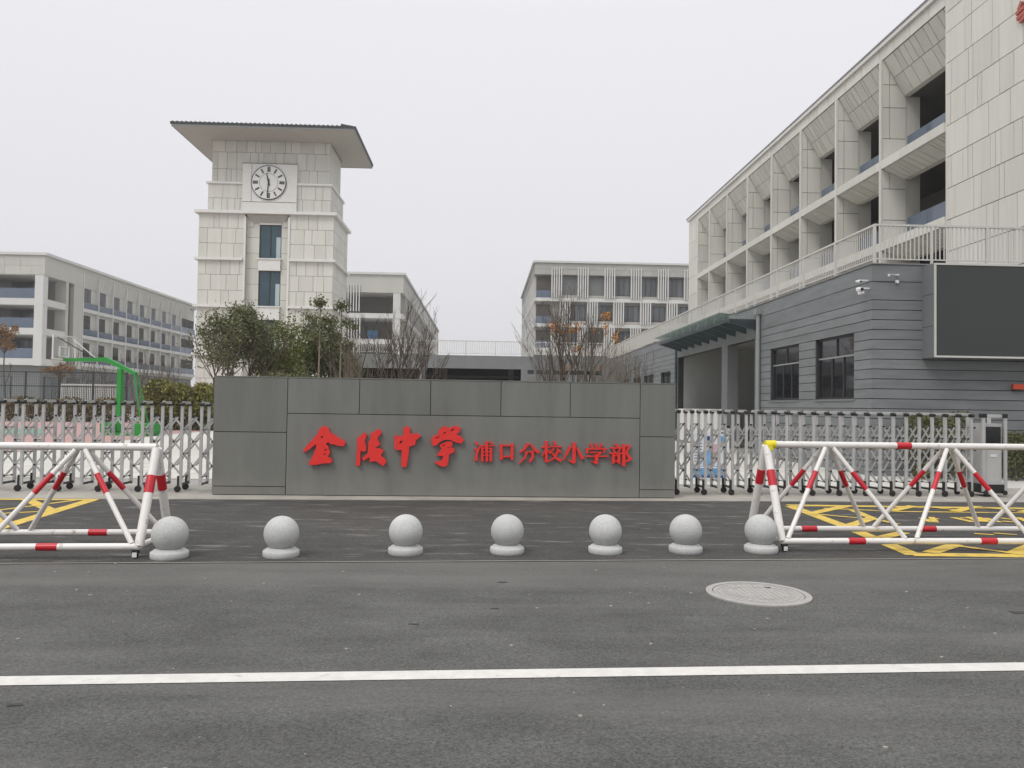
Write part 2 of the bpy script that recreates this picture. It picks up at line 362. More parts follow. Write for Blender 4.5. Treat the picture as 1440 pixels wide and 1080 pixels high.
# ------------------------------------------------------------------ manhole cover, road debris
mc = aZ(1066, 835.5)
t = thing('manhole_cover', 'round pale iron manhole cover set in the asphalt road', 'manhole cover', (mc.x, mc.y, 0))
def ring(b, c, r0, r1, z0, z1, seg=48):
    b.lathe([(r0, z0), (r1, z0), (r1, z1), (r0, z1), (r0, z0)], seg, c)
b = MB(); c0 = (mc.x, mc.y, 0)
RO = (aZ(1139, 838)-aZ(992, 832)).length/2
vs = []
def annulus(name, m, r0, r1, z0, z1, parent):
    b = MB(); seg = 56; v = []
    for r, z in ((r0, z0), (r0, z1), (r1, z1), (r1, z0)):
        for i in range(seg): a = 2*math.pi*i/seg; v.append((mc.x+r*math.cos(a), mc.y+r*math.sin(a), z))
    f = []
    for k in range(4):
        for i in range(seg):
            j = (i+1) % seg; k2 = (k+1) % 4; f.append((k*seg+i, k2*seg+i, k2*seg+j, k*seg+j))
    b.add(v, f); return b.build(name, m, parent)
annulus('frame_ring', 'iron_cover', RO*.875, RO, -.02, .012, t)
b = MB(); b.lathe([(RO*.86, -.02), (RO*.86, .009)], 56, c0, False); lid = b.build('lid', 'iron_cover', t)
b = MB(); b.lathe([(RO*.876, -.021), (RO*.876, .0015)], 56, c0, False); b.build('gap_seal', 'iron_dark', t)
annulus('raised_ring', 'iron_cover', RO*.76, RO*.79, .005, .0125, lid)
annulus('raised_ring', 'iron_cover', RO*.50, RO*.525, .005, .0125, lid)
q = random.Random(3)
for i in range(36):      # cast lettering worn to short ribs round the lid, waffle ribs in the middle
    a = 2*math.pi*i/36
    b = MB(); r0_, r1_ = RO*.57, RO*.7
    p = Vector((math.cos(a), math.sin(a), 0)); n = Vector((-p.y, p.x, 0))*RO*.018
    b.hexa([Vector(c0)+p*r0_-n, Vector(c0)+p*r0_+n, Vector(c0)+p*r1_+n, Vector(c0)+p*r1_-n], (0, 0, .0125)); b.build('rib', 'iron_cover', lid)
for i in range(-4, 5):
    h = math.sqrt(max(0, (RO*.46)**2-(i*RO*.1)**2))
    if h > .05: pc('rib', 'iron_cover', lid, mc.x+i*RO*.1-.008, mc.x+i*RO*.1+.008, mc.y-h, mc.y+h, .005, .0122)
pc('lift_slot', 'iron_dark', lid, mc.x+RO*.3, mc.x+RO*.3+.05, mc.y+RO*.42, mc.y+RO*.42+.03, .006, .0135)
q = random.Random(5); b = MB()
for i in range(120):
    x = q.uniform(-4, 4.5); y = q.uniform(2.6, 8)
    r = q.choice([.004, .005, .007, .012]); a = q.uniform(0, 3)
    pts = [(x+r*q.uniform(.7, 1.4)*math.cos(a+k*1.047), y+r*q.uniform(.6, 1.2)*math.sin(a+k*1.047), 0) for k in range(6)]
    b.hexa(pts, (0, 0, r*q.uniform(.5, .9)))
o = b.build('gravel', 'pebble'); tag(o, 'loose grit and pebbles scattered on the asphalt road', 'gravel', kind='stuff')
for (px, py, sw) in [(706, 819, .07), (696, 856, .05), (582, 878, .06), (1434, 862, .12), (20, 992, .05)]:
    p = aZ(px, py); b = MB(); q = random.Random(int(px))
    b.add([(p.x+sw*q.uniform(.5, 1)*math.cos(k*.785), p.y+sw*.5*q.uniform(.25, 1)*math.sin(k*.785), .0035) for k in range(8)], [tuple(range(8))])
    o = b.build('tar_stain', 'stain'); o['kind'] = 'structure'

# ------------------------------------------------------------------ stone ball bollards
bq = [(238, 789, 'granite ball bollard beside the red white barrier that has no yellow tape'), (395, 787, 'granite ball bollard, second in the row from the barrier without tape'), (570, 783, 'granite ball bollard below the large red characters, third from the barrier without tape'),
      (713, 782, 'granite ball bollard in the middle of the row of seven'), (851, 781.5, 'granite ball bollard, third in the row from the yellow taped barrier'), (964, 780.5, 'granite ball bollard, second in the row from the yellow taped barrier'), (1070, 780, 'granite ball bollard touching the yellow taped barrier')]
def bollard():
    root = thing('stone_bollard', '', 'bollard', group='stone ball bollards along the road edge')
    b = MB(); b.lathe([(.18, 0), (.186, .008), (.186, .058), (.179, .066), (.164, .07), (.156, .082), (.14, .088), (.118, .096)], 40); b.build('plinth', 'granite', root)
    b = MB(); seg = 22; pr = [(max(.001, .18*math.sin(math.pi*i/seg)), .238-.18*math.cos(math.pi*i/seg)) for i in range(2, seg+1)]; b.lathe(pr, 44); b.build('ball', 'granite', root)
    return root
proto = bollard(); kids_index()
for i, (px, py, lab) in enumerate(bq):
    o = proto if i == 0 else copy_tree(proto)
    p = aZ(px, py); f_ = 1+.165/p.y; o.location = (p.x*f_, p.y*f_, .004); o.rotation_euler = (0, 0, i*1.3); o['label'] = lab
    WM[o] = Matrix.Translation(o.location)

# ------------------------------------------------------------------ road barriers
def barrier(name, label, org, ang, s, tape, H):
    root = thing(name, label, 'barrier', (0, 0, 0), group='red and white pipe barriers')
    LN, WD, z0 = 4.62, .9, .115
    A = lambda u: Vector((s*u, WD/2, H))
    Fp = lambda u: Vector((s*u, 0, z0)); Bp = lambda u: Vector((s*u, WD, z0))
    def pipe(nm, p, q, r, bands, seg=14):
        b = MB(); b.tube(p, q, r, seg=seg); o = b.build(nm, 'barrier_white', root)
        d = (q-p); ln_ = d.length; d.normalize()
        for c, wd in bands:
            b = MB(); b.tube(p+d*(c-wd/2), p+d*(c+wd/2), r+.0025, seg=seg); b.build('red_band', 'barrier_red', o)
        return o
    tr = pipe('top_rail', A(-.0), A(LN), .04, [(1.72, .185), (3.5, .185)])
    pipe('base_rail', Fp(0), Fp(LN), .036, [(.88, .2), (2.48, .2), (4.05, .2)])
    pipe('base_rail', Bp(0), Bp(LN), .036, [(.75, .2), (2.33, .2), (3.95, .2)])
    for u in (0, LN):
        pipe('end_leg', A(u)-Vector((0, .012, .02)), Fp(u), .046, [(.4, .19)]); pipe('end_leg', A(u)+Vector((0, .012, -.02)), Bp(u), .046, [(.4, .19)])
        b = MB(); b.tube(Fp(u), Bp(u), .03, seg=12); b.build('cross_bar', 'barrier_white', root)
    n = 3; pt = LN/n
    for k in range(n):
        a = k*pt+pt/2
        for e_, du in ((k*pt+.07, -.05), ((k+1)*pt-.07, .05)):
            for base in (Fp, Bp):
                sg = -1 if base is Fp else 1
                p = A(a+du)+Vector((0, sg*.03, -.035)); q_ = base(e_)+Vector((0, 0, .03)); pipe('brace', p, q_, .027, [((q_-p).length*.37, .25)], 12)
    for u in (.03, LN-.03):
        for yy in (0, WD):
            b = MB(); b.box(s*u-.03, s*u+.03, yy-.03, yy+.03, .045, .085); b.tube((s*u-.018, yy, .034), (s*u+.018, yy, .034), .034, seg=14); b.build('castor', 'rubber', root)
            b = MB(); b.box(s*u-.022, s*u+.022, yy-.036, yy-.031, .012, .06); b.build('castor_plate', 'barrier_white', root)
    if tape:
        b = MB(); q = random.Random(2); b.tube(A(-.012), A(.11), .046, .049, 16); b.tube(A(.03)+Vector((0, -.035, 0)), A(.03)+Vector((0, -.04, -.07)), .045, .04, 12); b.build('yellow_tape', 'tape_yellow', tr)
    root.location = org; root.rotation_euler = (0, 0, ang); return root
pl = aZ(193, 786); prr = aZ(1101, 776.5)
barrier('pipe_barrier', 'red and white pipe barrier without yellow tape, in front of the widely drawn gate', (pl.x, pl.y+.03, .004), R_(4.0), -1, False, 1.1)
barrier('pipe_barrier', 'red and white pipe barrier with yellow tape round one end of its top rail', (prr.x, prr.y+.03, .004), R_(3.0), 1, True, 1.19)

# ------------------------------------------------------------------ sign wall with characters
wa, wb = aZ(297, 697), aZ(949, 702)
wdir = (wb-wa); WL = wdir.length; wdir.normalize(); wn = Vector((wdir.y, -wdir.x, 0))
wang = math.atan2(wdir.y, wdir.x)
wbas = Matrix.Translation((wa.x, wa.y, 0)) @ Matrix.Rotation(wang, 4, 'Z')
WH = 2.035
def onwall(x, y):
    d = sight(x, y); o_ = Vector((0, 0, CZ)); t_ = (Vector((wa.x, wa.y, 0))-o_).dot(wn)/d.dot(wn); p = o_+d*t_
    return ((p-wa).dot(wdir), p.z)
sw = bpy.data.objects.new('sign_wall', None); reg(sw, None, wbas); tag(sw, 'grey stone sign wall carrying large red Chinese characters', 'sign wall')
def wbox(name, m, x0, x1, y0, y1, z0, z1, parent=sw):
    b = MB(); b.box(x0, x1, y0, y1, z0, z1)
    o = bpy.data.objects.new(name, b.mesh(name, m)); reg(o, parent, wbas); return o
wbox('core', 'sign_joint', .02, WL-.02, .025, .56, .0, WH-.012)
xs = lambda x, y=640: onwall(x, y)[0]
s1, s2 = xs(402.5), xs(899.5)
zt = 1.425
g = .006
wp = [(0, s1, 1.095, WH), (0, s1, .165, 1.095), (0, s1, .02, .165), (s2, WL, 1.10, WH), (s2, WL, .165, 1.10), (s2, WL, .02, .165), (s1, s2, .02, zt)]
te = [s1, xs(505.5, 560), xs(605.5, 560), xs(704.5, 560), xs(802, 560), s2]
wp += [(a, b_, zt, WH) for a, b_ in zip(te, te[1:])]
for a, b_, c, d in wp: wbox('stone_panel', 'sign_stone', a+g, b_-g, 0, .024, c+g, d-g)
for a, b_ in ((0, .0), ):
    wbox('side_panel', 'sign_stone', -.0, .018, .03, .58, .03, WH-.005); wbox('side_panel', 'sign_stone', WL-.018, WL, .03, .58, .03, WH-.005)
for a, b_ in zip(te, te[1:]): wbox('cap_stone', 'sign_stone', a+.003, b_-.003, -.004, .585, WH, WH+.018)
wbox('cap_stone', 'sign_stone', -.004, s1-.003, -.004, .585, WH, WH+.018); wbox('cap_stone', 'sign_stone', s2+.003, WL+.004, -.004, .585, WH, WH+.018)
def glyph_poly(loops_list, ox, oy, sc, name):
    b = MB()
    for loops in loops_list:
        pts = []; tl = []
        for lp in loops:
            w3 = [onwall(ox+x*sc, oy+y*sc) for x, y in lp]; tl.append([Vector((x, z, 0)) for x, z in w3]); pts.append(w3)
        tris = tessellate_polygon(tl); flat = [p for lp in pts for p in lp]
        fr = [(x, -.075, z) for x, z in flat]; bk = [(x, -.012, z) for x, z in flat]
        fs = []
        for tr_ in tris:
            a, c, d = [Vector(fr[i]) for i in tr_]
            tt = tuple(tr_) if (c-a).cross(d-a).y < 0 else tuple(tr_)[::-1]; fs.append(tt)
        n = len(flat); k = 0
        for lp in pts:
            m_ = len(lp)
            for i in range(m_): fs.append((k+i, k+(i+1) % m_, n+k+(i+1) % m_, n+k+i))
            k += m_
        b.add(fr+bk, fs)
    o = bpy.data.objects.new('sign_character', b.mesh(name, 'sign_red')); return reg(o, sw, wbas)
Z1 = 80/1234
glyph_poly([[[(470,165),(560,105),(660,145),(685,240),(790,300),(900,380),(1000,420),(1030,470),(985,545),(880,530),(760,505),(690,485),(650,450),(605,505),(660,540),(668,600),(695,660),(680,720),(640,765),(705,795),(745,850),(705,910),(560,910),(420,940),(265,955),(235,910),(300,810),(350,690),(400,560),(385,500),(280,585),(180,660),(105,650),(200,520),(320,400),(425,280)],
    [(485,345),(530,322),(560,340),(520,370)], [(555,640),(600,605),(645,600),(585,640)], [(550,715),(590,695),(605,735)]]], 420, 592, Z1, 'jin')
glyph_poly([[[(205,370),(360,245),(412,300),(360,430),(392,530),(392,640),(340,662),(280,640),(268,700),(268,900),(240,975),(178,965),(182,800),(198,560)]],
    [[(488,260),(550,242),(620,188),(690,176),(730,250),(640,368),(662,450),(705,500),(590,588),(680,588),(780,628),(710,742),(812,830),(828,890),(760,975),(690,922),(600,862),(480,885),(462,778),(340,860),(306,800),(430,690),(440,560),(446,450),(500,370)]]], 490, 592, Z1, 'ling')
glyph_poly([[[(430,160),(500,106),(572,150),(562,268),(640,280),(730,262),(805,320),(692,432),(684,512),(552,558),(542,700),(512,880),(492,990),(388,990),(384,850),(390,622),(280,630),(233,580),(228,400),(250,296),(330,338),(430,310)], [(335,475),(380,415),(415,428),(370,490)]]], 540, 592, Z1, 'zhong')
glyph_poly([[[(388,190),(500,106),(620,150),(740,100),(855,138),(842,232),(772,282),(860,330),(935,410),(882,485),(780,468),(690,434),(640,404),(510,408),(410,452),(340,524),(270,536),(232,480),(226,380),(270,318),(380,288)], [(305,362),(412,326),(400,352),(330,376)], [(485,258),(520,224),(545,250),(505,276)], [(632,214),(710,154),(725,176),(660,222)]],
    [[(426,500),(560,448),(672,438),(694,520),(642,560),(722,588),(734,662),(640,708),(612,722),(602,850),(572,952),(500,994),(400,962),(296,902),(380,868),(450,850),(490,752),(336,752),(390,680),(450,590),(408,540)], [(465,528),(512,496),(514,520),(485,546)], [(565,584),(634,546),(612,578)]]], 592, 592, Z1, 'xue')
def glyph_strokes(strokes, ox, oy, sc, name):
    b = MB()
    for i, st in enumerate(strokes):
        pts = st[0]; w0, w1 = st[1] if isinstance(st[1], tuple) else (st[1], st[1]); n = len(pts); Lp = []; Rp = []
        for k, p in enumerate(pts):
            a = pts[max(0, k-1)]; c = pts[min(n-1, k+1)]; d = Vector((c[0]-a[0], c[1]-a[1])).normalized(); h = (w0+(w1-w0)*k/(n-1))/2
            ex = d*(-12 if k == 0 else (12 if k == n-1 else 0))
            Lp.append((p[0]-d.y*h+ex.x, p[1]+d.x*h+ex.y)); Rp.append((p[0]+d.y*h+ex.x, p[1]-d.x*h+ex.y))
        yf = -.055-.0006*i
        for k in range(n-1):
            qd = [onwall(ox+x*sc, oy+y*sc) for x, y in (Lp[k], Lp[k+1], Rp[k+1], Rp[k])]
            b.hexa([(x, yf-.0001*k, z) for x, z in qd], (0, .045, 0))
    o = bpy.data.objects.new('sign_character', b.mesh(name, 'sign_red')); return reg(o, sw, wbas)
Z2, Z3 = 70/1440, 110/1440
glyph_strokes([([(185,195),(235,275)],62),([(165,385),(215,445)],58),([(300,330),(205,560),(195,725)],(45,95)),([(325,298),(715,298)],34),([(370,340),(375,745)],70),([(495,185),(505,745)],74),([(620,380),(615,745)],76),([(340,372),(650,372)],30),([(400,475),(600,475)],26),([(400,580),(600,580)],26),([(590,185),(665,260)],52)], 660, 612, Z2, 'pu')
glyph_strokes([([(915,262),(922,695)],80),([(1235,252),(1225,695)],84),([(930,292),(1230,292)],40),([(930,612),(1230,612)],42)], 660, 612, Z2, 'kou')
glyph_strokes([([(355,245),(250,390),(120,495)],(85,30)),([(430,255),(530,400),(660,490)],(45,95)),([(270,480),(500,480)],38),([(480,470),(490,640),(400,765)],(88,58)),([(310,490),(265,660),(105,805)],(75,26))], 725, 612, Z2, 'fen')
glyph_strokes([([(880,175),(880,760)],80),([(745,345),(950,345)],36),([(865,385),(775,600)],(55,28)),([(925,440),(1005,515)],52),([(1105,185),(1140,270)],70),([(1000,325),(1315,325)],38),([(1095,380),(1005,495)],(55,35)),([(1190,400),(1290,475)],(50,75)),([(1215,450),(1120,650),(920,760)],(66,32)),([(1055,515),(1150,640),(1300,735)],(45,92))], 725, 612, Z2, 'xiao')
glyph_strokes([([(285,145),(282,495)],64),([(270,505),(190,460)],(40,16)),([(205,215),(150,340),(90,445)],(55,18)),([(340,240),(435,425)],(28,68))], 785, 612, Z3, 'xiao2')
glyph_strokes([([(590,165),(620,228)],36),([(680,160),(705,222)],36),([(795,165),(750,232)],(38,20)),([(515,250),(875,250)],26),([(530,245),(525,318)],40),([(865,245),(820,318)],(40,20)),([(585,315),(765,315)],22),([(775,318),(700,375)],(42,28)),([(505,385),(905,385)],25),([(697,360),(690,512)],64),([(690,512),(612,480)],(36,14))], 785, 612, Z3, 'xue2')
glyph_strokes([([(1050,165),(1092,215)],42),([(960,232),(1145,232)],25),([(1008,255),(1032,312)],30),([(1122,255),(1090,318)],(32,20)),([(940,332),(1165,332)],25),([(1005,360),(1005,505)],50),([(1105,360),(1105,505)],54),([(1000,370),(1110,370)],24),([(1000,475),(1110,475)],24),([(1195,175),(1195,555)],60),([(1195,195),(1305,195)],28),([(1300,195),(1238,322)],(48,30)),([(1238,322),(1315,435)],(36,62)),([(1315,440),(1235,478)],(50,20))], 785, 612, Z3, 'bu')

# ------------------------------------------------------------------ folding gates
def make_gate(label, p0, p1, n, wheel_side):
    d = (p1-p0); ln_ = d.length; pt = ln_/(n-1); ang = math.atan2(d.y, d.x)
    bas = Matrix.Translation((p0.x, p0.y, .054)) @ Matrix.Rotation(ang, 4, 'Z')
    root = bpy.data.objects.new('folding_gate', None); reg(root, None, bas); tag(root, label, 'gate', group='folding gates beside the sign wall')
    D = .42; nd = [1.27, 1.055, .84, .625, .41, .21]
    def msh(fn, nm, m): b = MB(); fn(b); return b.mesh(nm, m)
    def bar(b, a, c, wd, th, y):
        a, c = Vector(a), Vector(c); dd = (c-a).normalized(); nn = Vector((-dd.y, dd.x))*wd/2
        b.hexa([(*(a-nn).to_tuple()[:1], y, (a-nn).y), ((c-nn).x, y, (c-nn).y), ((c+nn).x, y, (c+nn).y), ((a+nn).x, y, (a+nn).y)], (0, th, 0))
    M_top = msh(lambda b: (b.box(-.028, .028, .05, D-.05, 1.5, 1.535), b.box(-.02, .02, .05, D-.05, 1.535, 1.548)), 'top_bar', 'aluminium')
    M_post = msh(lambda b: b.box(-.024, .024, -.018, .018, .06, 1.47), 'post', 'aluminium')
    M_cap = msh(lambda b: (b.box(-.03, .03, -.035, .045, 1.468, 1.53), b.tube((-.03, -.035, 1.5), (.03, -.035, 1.5), .028, seg=10)), 'end_cap', 'black_plastic')
    M_low = msh(lambda b: b.box(-.018, .018, .02, D-.02, .075, .11), 'bottom_bar', 'black_plastic')
    M_wheel = msh(lambda b: (b.tube((-.035, -.06, .016), (-.035, -.03, .016), .056, seg=20), b.tube((-.035, -.07, .016), (-.035, .0, .016), .016, seg=10), b.box(-.052, -.022, -.03, .018, .02, .24)), 'wheel', 'rubber')
    def lk(up):
        def f(b):
            for za, zb in ((nd[0], nd[2]), (nd[2], nd[4])):
                a, c = ((-pt/2, za), (pt/2, zb)) if up else ((pt/2, za), (-pt/2, zb))
                pass
        return f
    def link_mesh(za, zb, x0, x1, y): return msh(lambda b: bar(b, (x0, za), (x1, zb), .032, .008, y), 'link', 'aluminium')
    LK = []
    for za, zb in ((nd[0], nd[2]), (nd[2], nd[4])):
        LK.append(link_mesh(za, zb, -pt/2, pt/2, .1)); LK.append(link_mesh(za, zb, pt/2, -pt/2, .115)); LK.append(link_mesh(za, zb, pt/2, -pt/2, D-.12))
    LK.append(link_mesh(nd[4], nd[5], -pt/2, 0, .1)); LK.append(link_mesh(nd[4], nd[5], pt/2, 0, .115))
    def pins(b):
        for z in (nd[1], nd[3], nd[5]): b.tube((0, .06, z), (0, D-.06, z), .007, seg=6); b.tube((0, .075, z), (0, .095, z), .017, seg=8); b.tube((0, D-.1, z), (0, D-.08, z), .017, seg=8)
        for z in (nd[0], nd[2], nd[4]): b.tube((pt/2, .085, z), (pt/2, D-.1, z), .006, seg=6); b.tube((pt/2, .075, z), (pt/2, .095, z), .017, seg=8)
    M_pin = msh(pins, 'hinge_pin', 'black_plastic')
    for k in range(n):
        ub = bas @ Matrix.Translation((k*pt, 0, 0))
        fr = reg(bpy.data.objects.new('top_bar', M_top), root, ub)
        def sub(nm, me, y=0):
            return reg(bpy.data.objects.new(nm, me), fr, ub @ Matrix.Translation((0, y, 0)))
        sub('post', M_post); sub('post', M_post, D)
        sub('end_cap', M_cap)
        reg(bpy.data.objects.new('end_cap', M_cap), fr, ub @ Matrix.Translation((0, D, 0)) @ Matrix.Rotation(math.pi, 4, 'Z'))
        sub('bottom_bar', M_low)
        if k % 2 == 0: sub('wheel', M_wheel, 0); sub('wheel', M_wheel, D)
        for me in LK: sub('link', me)
        sub('hinge_pin', M_pin)['kind'] = 'stuff'
    return root, bas, ln_
ga, gb = aZ(281, 692, .014), aZ(22, 690.5, .014); gdv = (gb-ga)
gstart = ga+gdv*1.62
make_gate('widely drawn silver folding gate in front of the basketball court', Vector((gstart.x, gstart.y, 0)), Vector((ga.x, ga.y, 0)), 16, 0)
gc, gd = aZ(953, 695.5, .014), aZ(1366, 698.5, .014)
rt_, rbas, rln = make_gate('tightly folded silver gate in front of the grey plank building', Vector((gc.x, gc.y, 0)), Vector((gd.x, gd.y, 0)), 23, 1)
# motor cabinet at the end of the tightly folded gate
t = bpy.data.objects.new('gate_motor', None); hb = rbas @ Matrix.Translation((rln+.2, 0, -.002)); reg(t, None, hb); tag(t, 'white drive cabinet with dark display at the end of the folded gate', 'gate motor')
def hbx(nm, m, *q):
    b = MB(); b.box(*q); return reg(bpy.data.objects.new(nm, b.mesh(nm, m)), t, hb)
hbx('cabinet', 'pipe_pale', .08, .42, .02, .4, .2, 1.36); hbx('base', 'black_plastic', .03, .5, -.02, .45, .03, .2)
for xx in (.0, .44): hbx('post', 'aluminium', xx, xx+.055, -.035, .0, .06, 1.47); hbx('post', 'aluminium', xx, xx+.055, .42, .455, .06, 1.47)
hbx('top_rail', 'aluminium', .07, .43, -.03, .02, 1.475, 1.535)
for xx in (-.015, .4): hbx('end_cap', 'black_plastic', xx, xx+.1, -.045, .05, 1.468, 1.545)
hbx('display_panel', 'glass_dark', .105, .395, .005, .019, .96, 1.3)
hbx('display_trim', 'aluminium', .095, .405, .0, .018, .935, .955)
hbx('label_plate', 'poster_white', .19, .32, .012, .018, .72, .77)
hbx('foot_rail', 'aluminium', .06, .44, -.03, 0, .2, .235)
for xx in (.06, .44):
    b = MB(); b.tube((xx, -.03, .045), (xx, -.06, .045), .045, seg=16); reg(bpy.data.objects.new('wheel', b.mesh('wheel', 'rubber')), t, hb)
    b = MB(); b.tube((xx, .46, .045), (xx, .49, .045), .045, seg=16); reg(bpy.data.objects.new('wheel', b.mesh('wheel', 'rubber')), t, hb)

# notice stand behind the folded gate
pa, pb = aY(971, 640, 17.2), aY(1025, 640, 17.2)
t = thing('notice_stand', 'freestanding blue and white notice stand behind the folded gate', 'notice board', ((pa.x+pb.x)/2, 17.2, .02))
zt_, zb_ = aY(1000, 607, 17.2).z, aY(1000, 672, 17.2).z
for x in (pa.x, pb.x-.05):
    pc('post', 'cam_white', t, x, x+.05, 17.18, 17.24, .05, aY(1000, 602, 17.2).z); pc('post_cap', 'black_plastic', t, x-.005, x+.055, 17.175, 17.245, aY(1000, 602, 17.2).z, aY(1000, 598, 17.2).z); pc('foot', 'cam_white', t, x-.02, x+.07, 16.98, 17.42, .02, .05)
pc('cross_bar', 'cam_white', t, pa.x+.05, pb.x-.05, 17.19, 17.23, zt_, zt_+.03); pc('cross_bar', 'cam_white', t, pa.x+.05, pb.x-.05, 17.19, 17.23, .3, .33)
bd = pc('poster', 'poster_white', t, pa.x+.06, pb.x-.06, 17.2, 17.22, zb_, zt_-.05)
wpx = pb.x-pa.x-.12; x0 = pa.x+.06
pc('printed_area', 'poster_blue', bd, x0, x0+wpx, 17.195, 17.2, zb_, zb_+.26); pc('printed_area', 'poster_navy', bd, x0, x0+wpx, 17.192, 17.195, zb_, zb_+.06)
pc('printed_area', 'poster_blue', bd, x0+wpx*.3, x0+wpx*.55, 17.195, 17.2, zb_+.27, zb_+.62); pc('printed_area', 'poster_pink', bd, x0+wpx*.6, x0+wpx*.78, 17.195, 17.2, zb_+.35, zb_+.75)
pc('printed_area', 'poster_navy', bd, x0+wpx*.34, x0+wpx*.5, 17.195, 17.2, zt_-.2, zt_-.1); pc('printed_area', 'poster_blue', bd, x0+wpx*.82, x0+wpx*.96, 17.195, 17.2, zt_-.22, zt_-.1)
for k in range(7): pc('printed_line', 'poster_ink', bd, x0+.03, x0+wpx*.26, 17.196, 17.2, zb_+.36+k*.065, zb_+.375+k*.065)

# ------------------------------------------------------------------ grey plank building (one storey, terrace on top)
XP, YP, ZP = 9.59, 19.0, 5.27
pod = thing('plank_building', 'low dark grey plank-clad building with glass canopy, roof terrace and railing', 'building', (XP, YP, 0))
rows = [0, .22]+[4.38-.245*k for k in range(16, -1, -1)]+[4.84, ZP]
wins = [(19.92, 22.3, 1.93, 3.645), (23.46, 25.85, 1.93, 3.645)]
small = [(39.8, 42.05, 1.9, 3.55), (43.85, 46.55, 1.9, 3.55), (47.45, 49.7, 1.9, 3.55), (51.3, 53.4, 1.9, 3.55)]
ent = (27.35, 38.35, -.1, 4.135)
ops = wins+small+[ent]
core = boxes('core_wall', 'joint_dark', pod, [(XP+.032, XP+.3, a, b_, c, d) for a, b_, c, d in solid_parts(YP+.03, 62, 0, ZP-.01, ops)]+[(XP+.032, 30, YP+.03, YP+.3, 0, ZP-.01)])
boxes('back_wall', 'grey_render', pod, [(29.7, 30, YP+.3, 62, 0, ZP-.02), (XP+.3, 29.7, 61.7, 62, 0, ZP-.02)])
for z0, z1 in zip(rows, rows[1:]):
    for a, b_, c, d in solid_parts(YP, 62, z0+.009, z1-.009, [o_ for o_ in ops if o_[3] > z0+.05 and o_[2] < z1-.05]):
        if d-c > .04: pc('plank', 'plank', pod, XP, XP+.03, a+(.0 if a > YP+.01 else .028), b_, c, d)
    pc('plank', 'plank', pod, XP+.001, 30, YP-.002, YP+.028, z0+.009, z1-.009)
boxes('terrace_slab', 'concrete', pod, [(XP+.3, 29.7, YP+.3, 61.7, 4.95, 5.16)])
boxes('coping', 'coping', pod, [(XP-.03, XP+.34, YP-.03, 62, ZP, ZP+.03), (XP+.34, 30, YP-.03, YP+.34, ZP, ZP+.03)])
def podwin(a, b_, c, d, big):
    w_ = boxes('window', 'window_frame', pod, [(XP+.09, XP+.15, a, a+.06, c, d), (XP+.09, XP+.15, b_-.06, b_, c, d), (XP+.09, XP+.15, a+.06, b_-.06, c, c+.06), (XP+.09, XP+.15, a+.06, b_-.06, d-.06, d)])
    zm = c+(d-c)*.66; ym = (a+b_)/2
    if big:
        boxes('mullion', 'pipe_grey', w_, [(XP+.085, XP+.15, a+.06, b_-.06, zm, zm+.045)])
        boxes('mullion', 'window_frame', w_, [(XP+.087, XP+.15, ym-.03, ym+.03, zm+.045, d-.06)])
        for yy in (a+(b_-a)*.33, a+(b_-a)*.62): boxes('mullion', 'window_frame', w_, [(XP+.087, XP+.15, yy-.03, yy+.03, c+.06, zm)])
        for y0, y1, z0, z1 in ((a+.06, ym, zm+.04, d-.06), (ym, b_-.06, zm+.04, d-.06), (a+.06, a+(b_-a)*.33, c+.06, zm), (a+(b_-a)*.33, a+(b_-a)*.62, c+.06, zm), (a+(b_-a)*.62, b_-.06, c+.06, zm)):
            pc('pane', 'glass_dark', w_, XP+.115, XP+.125, y0, y1, z0, z1)
        boxes('curtain', 'brown_wall', w_, [(XP+.2, XP+.22, a+.1, a+.5, c+.05, d-.1), (XP+.2, XP+.22, b_-.5, b_-.1, c+.05, d-.1)])
    else:
        boxes('mullion', 'window_frame', w_, [(XP+.085, XP+.15, ym-.03, ym+.03, c+.06, d-.06)])
        pc('pane', 'glass_dark', w_, XP+.115, XP+.125, a+.06, ym-.03, c+.06, d-.06); pc('pane', 'glass_dark', w_, XP+.115, XP+.125, ym+.03, b_-.06, c+.06, d-.06)
    boxes('sill', 'grey_render', w_, [(XP-.03, XP+.09, a-.04, b_+.04, c-.05, c)]); boxes('reveal', 'joint_dark', w_, [(XP+.15, XP+.29, a, b_, c, c+.01), (XP+.15, XP+.29, a, b_, d-.01, d)])
for q in wins: podwin(*q, True)
for q in small: podwin(*q, False)
# entrance recess
a, b_, _, zt = ent
boxes('recess_side_wall', 'recess_render', pod, [(XP+.3, 14.6, b_, b_+.2, 0, 4.9)]); boxes('recess_side_wall', 'recess_render', pod, [(XP+.3, 14.6, a-.2, a, 0, 4.9)])
boxes('recess_back_wall', 'brown_wall', pod, [(14.3, 14.6, a, b_, 0, 3.2)])
boxes('recess_upper_wall', 'cladding', pod, [(14.3, 14.6, a, b_, 3.2, 4.9)])
boxes('recess_ceiling', 'soffit', pod, [(XP+.3, 14.3, a, b_, 4.6, 4.75)])
boxes('lintel', 'grey_render', pod, [(XP-.004, XP+.034, a, b_, zt, zt+.42)])
boxes('notice_panel', 'black_plastic', pod, [(14.24, 14.298, 27.6, 31.5, 1.5, 2.4)])
boxes('entrance_step', 'concrete', pod, [(XP+.1, 14.3, a, b_, .02, .1)])
boxes('column', 'grey_render', pod, [(XP, XP+.42, 30.45, 31.2, .1, zt)])
boxes('low_wall', 'white_trim', pod, [(XP+.05, XP+.3, 31.2, b_, .1, 1.62)])
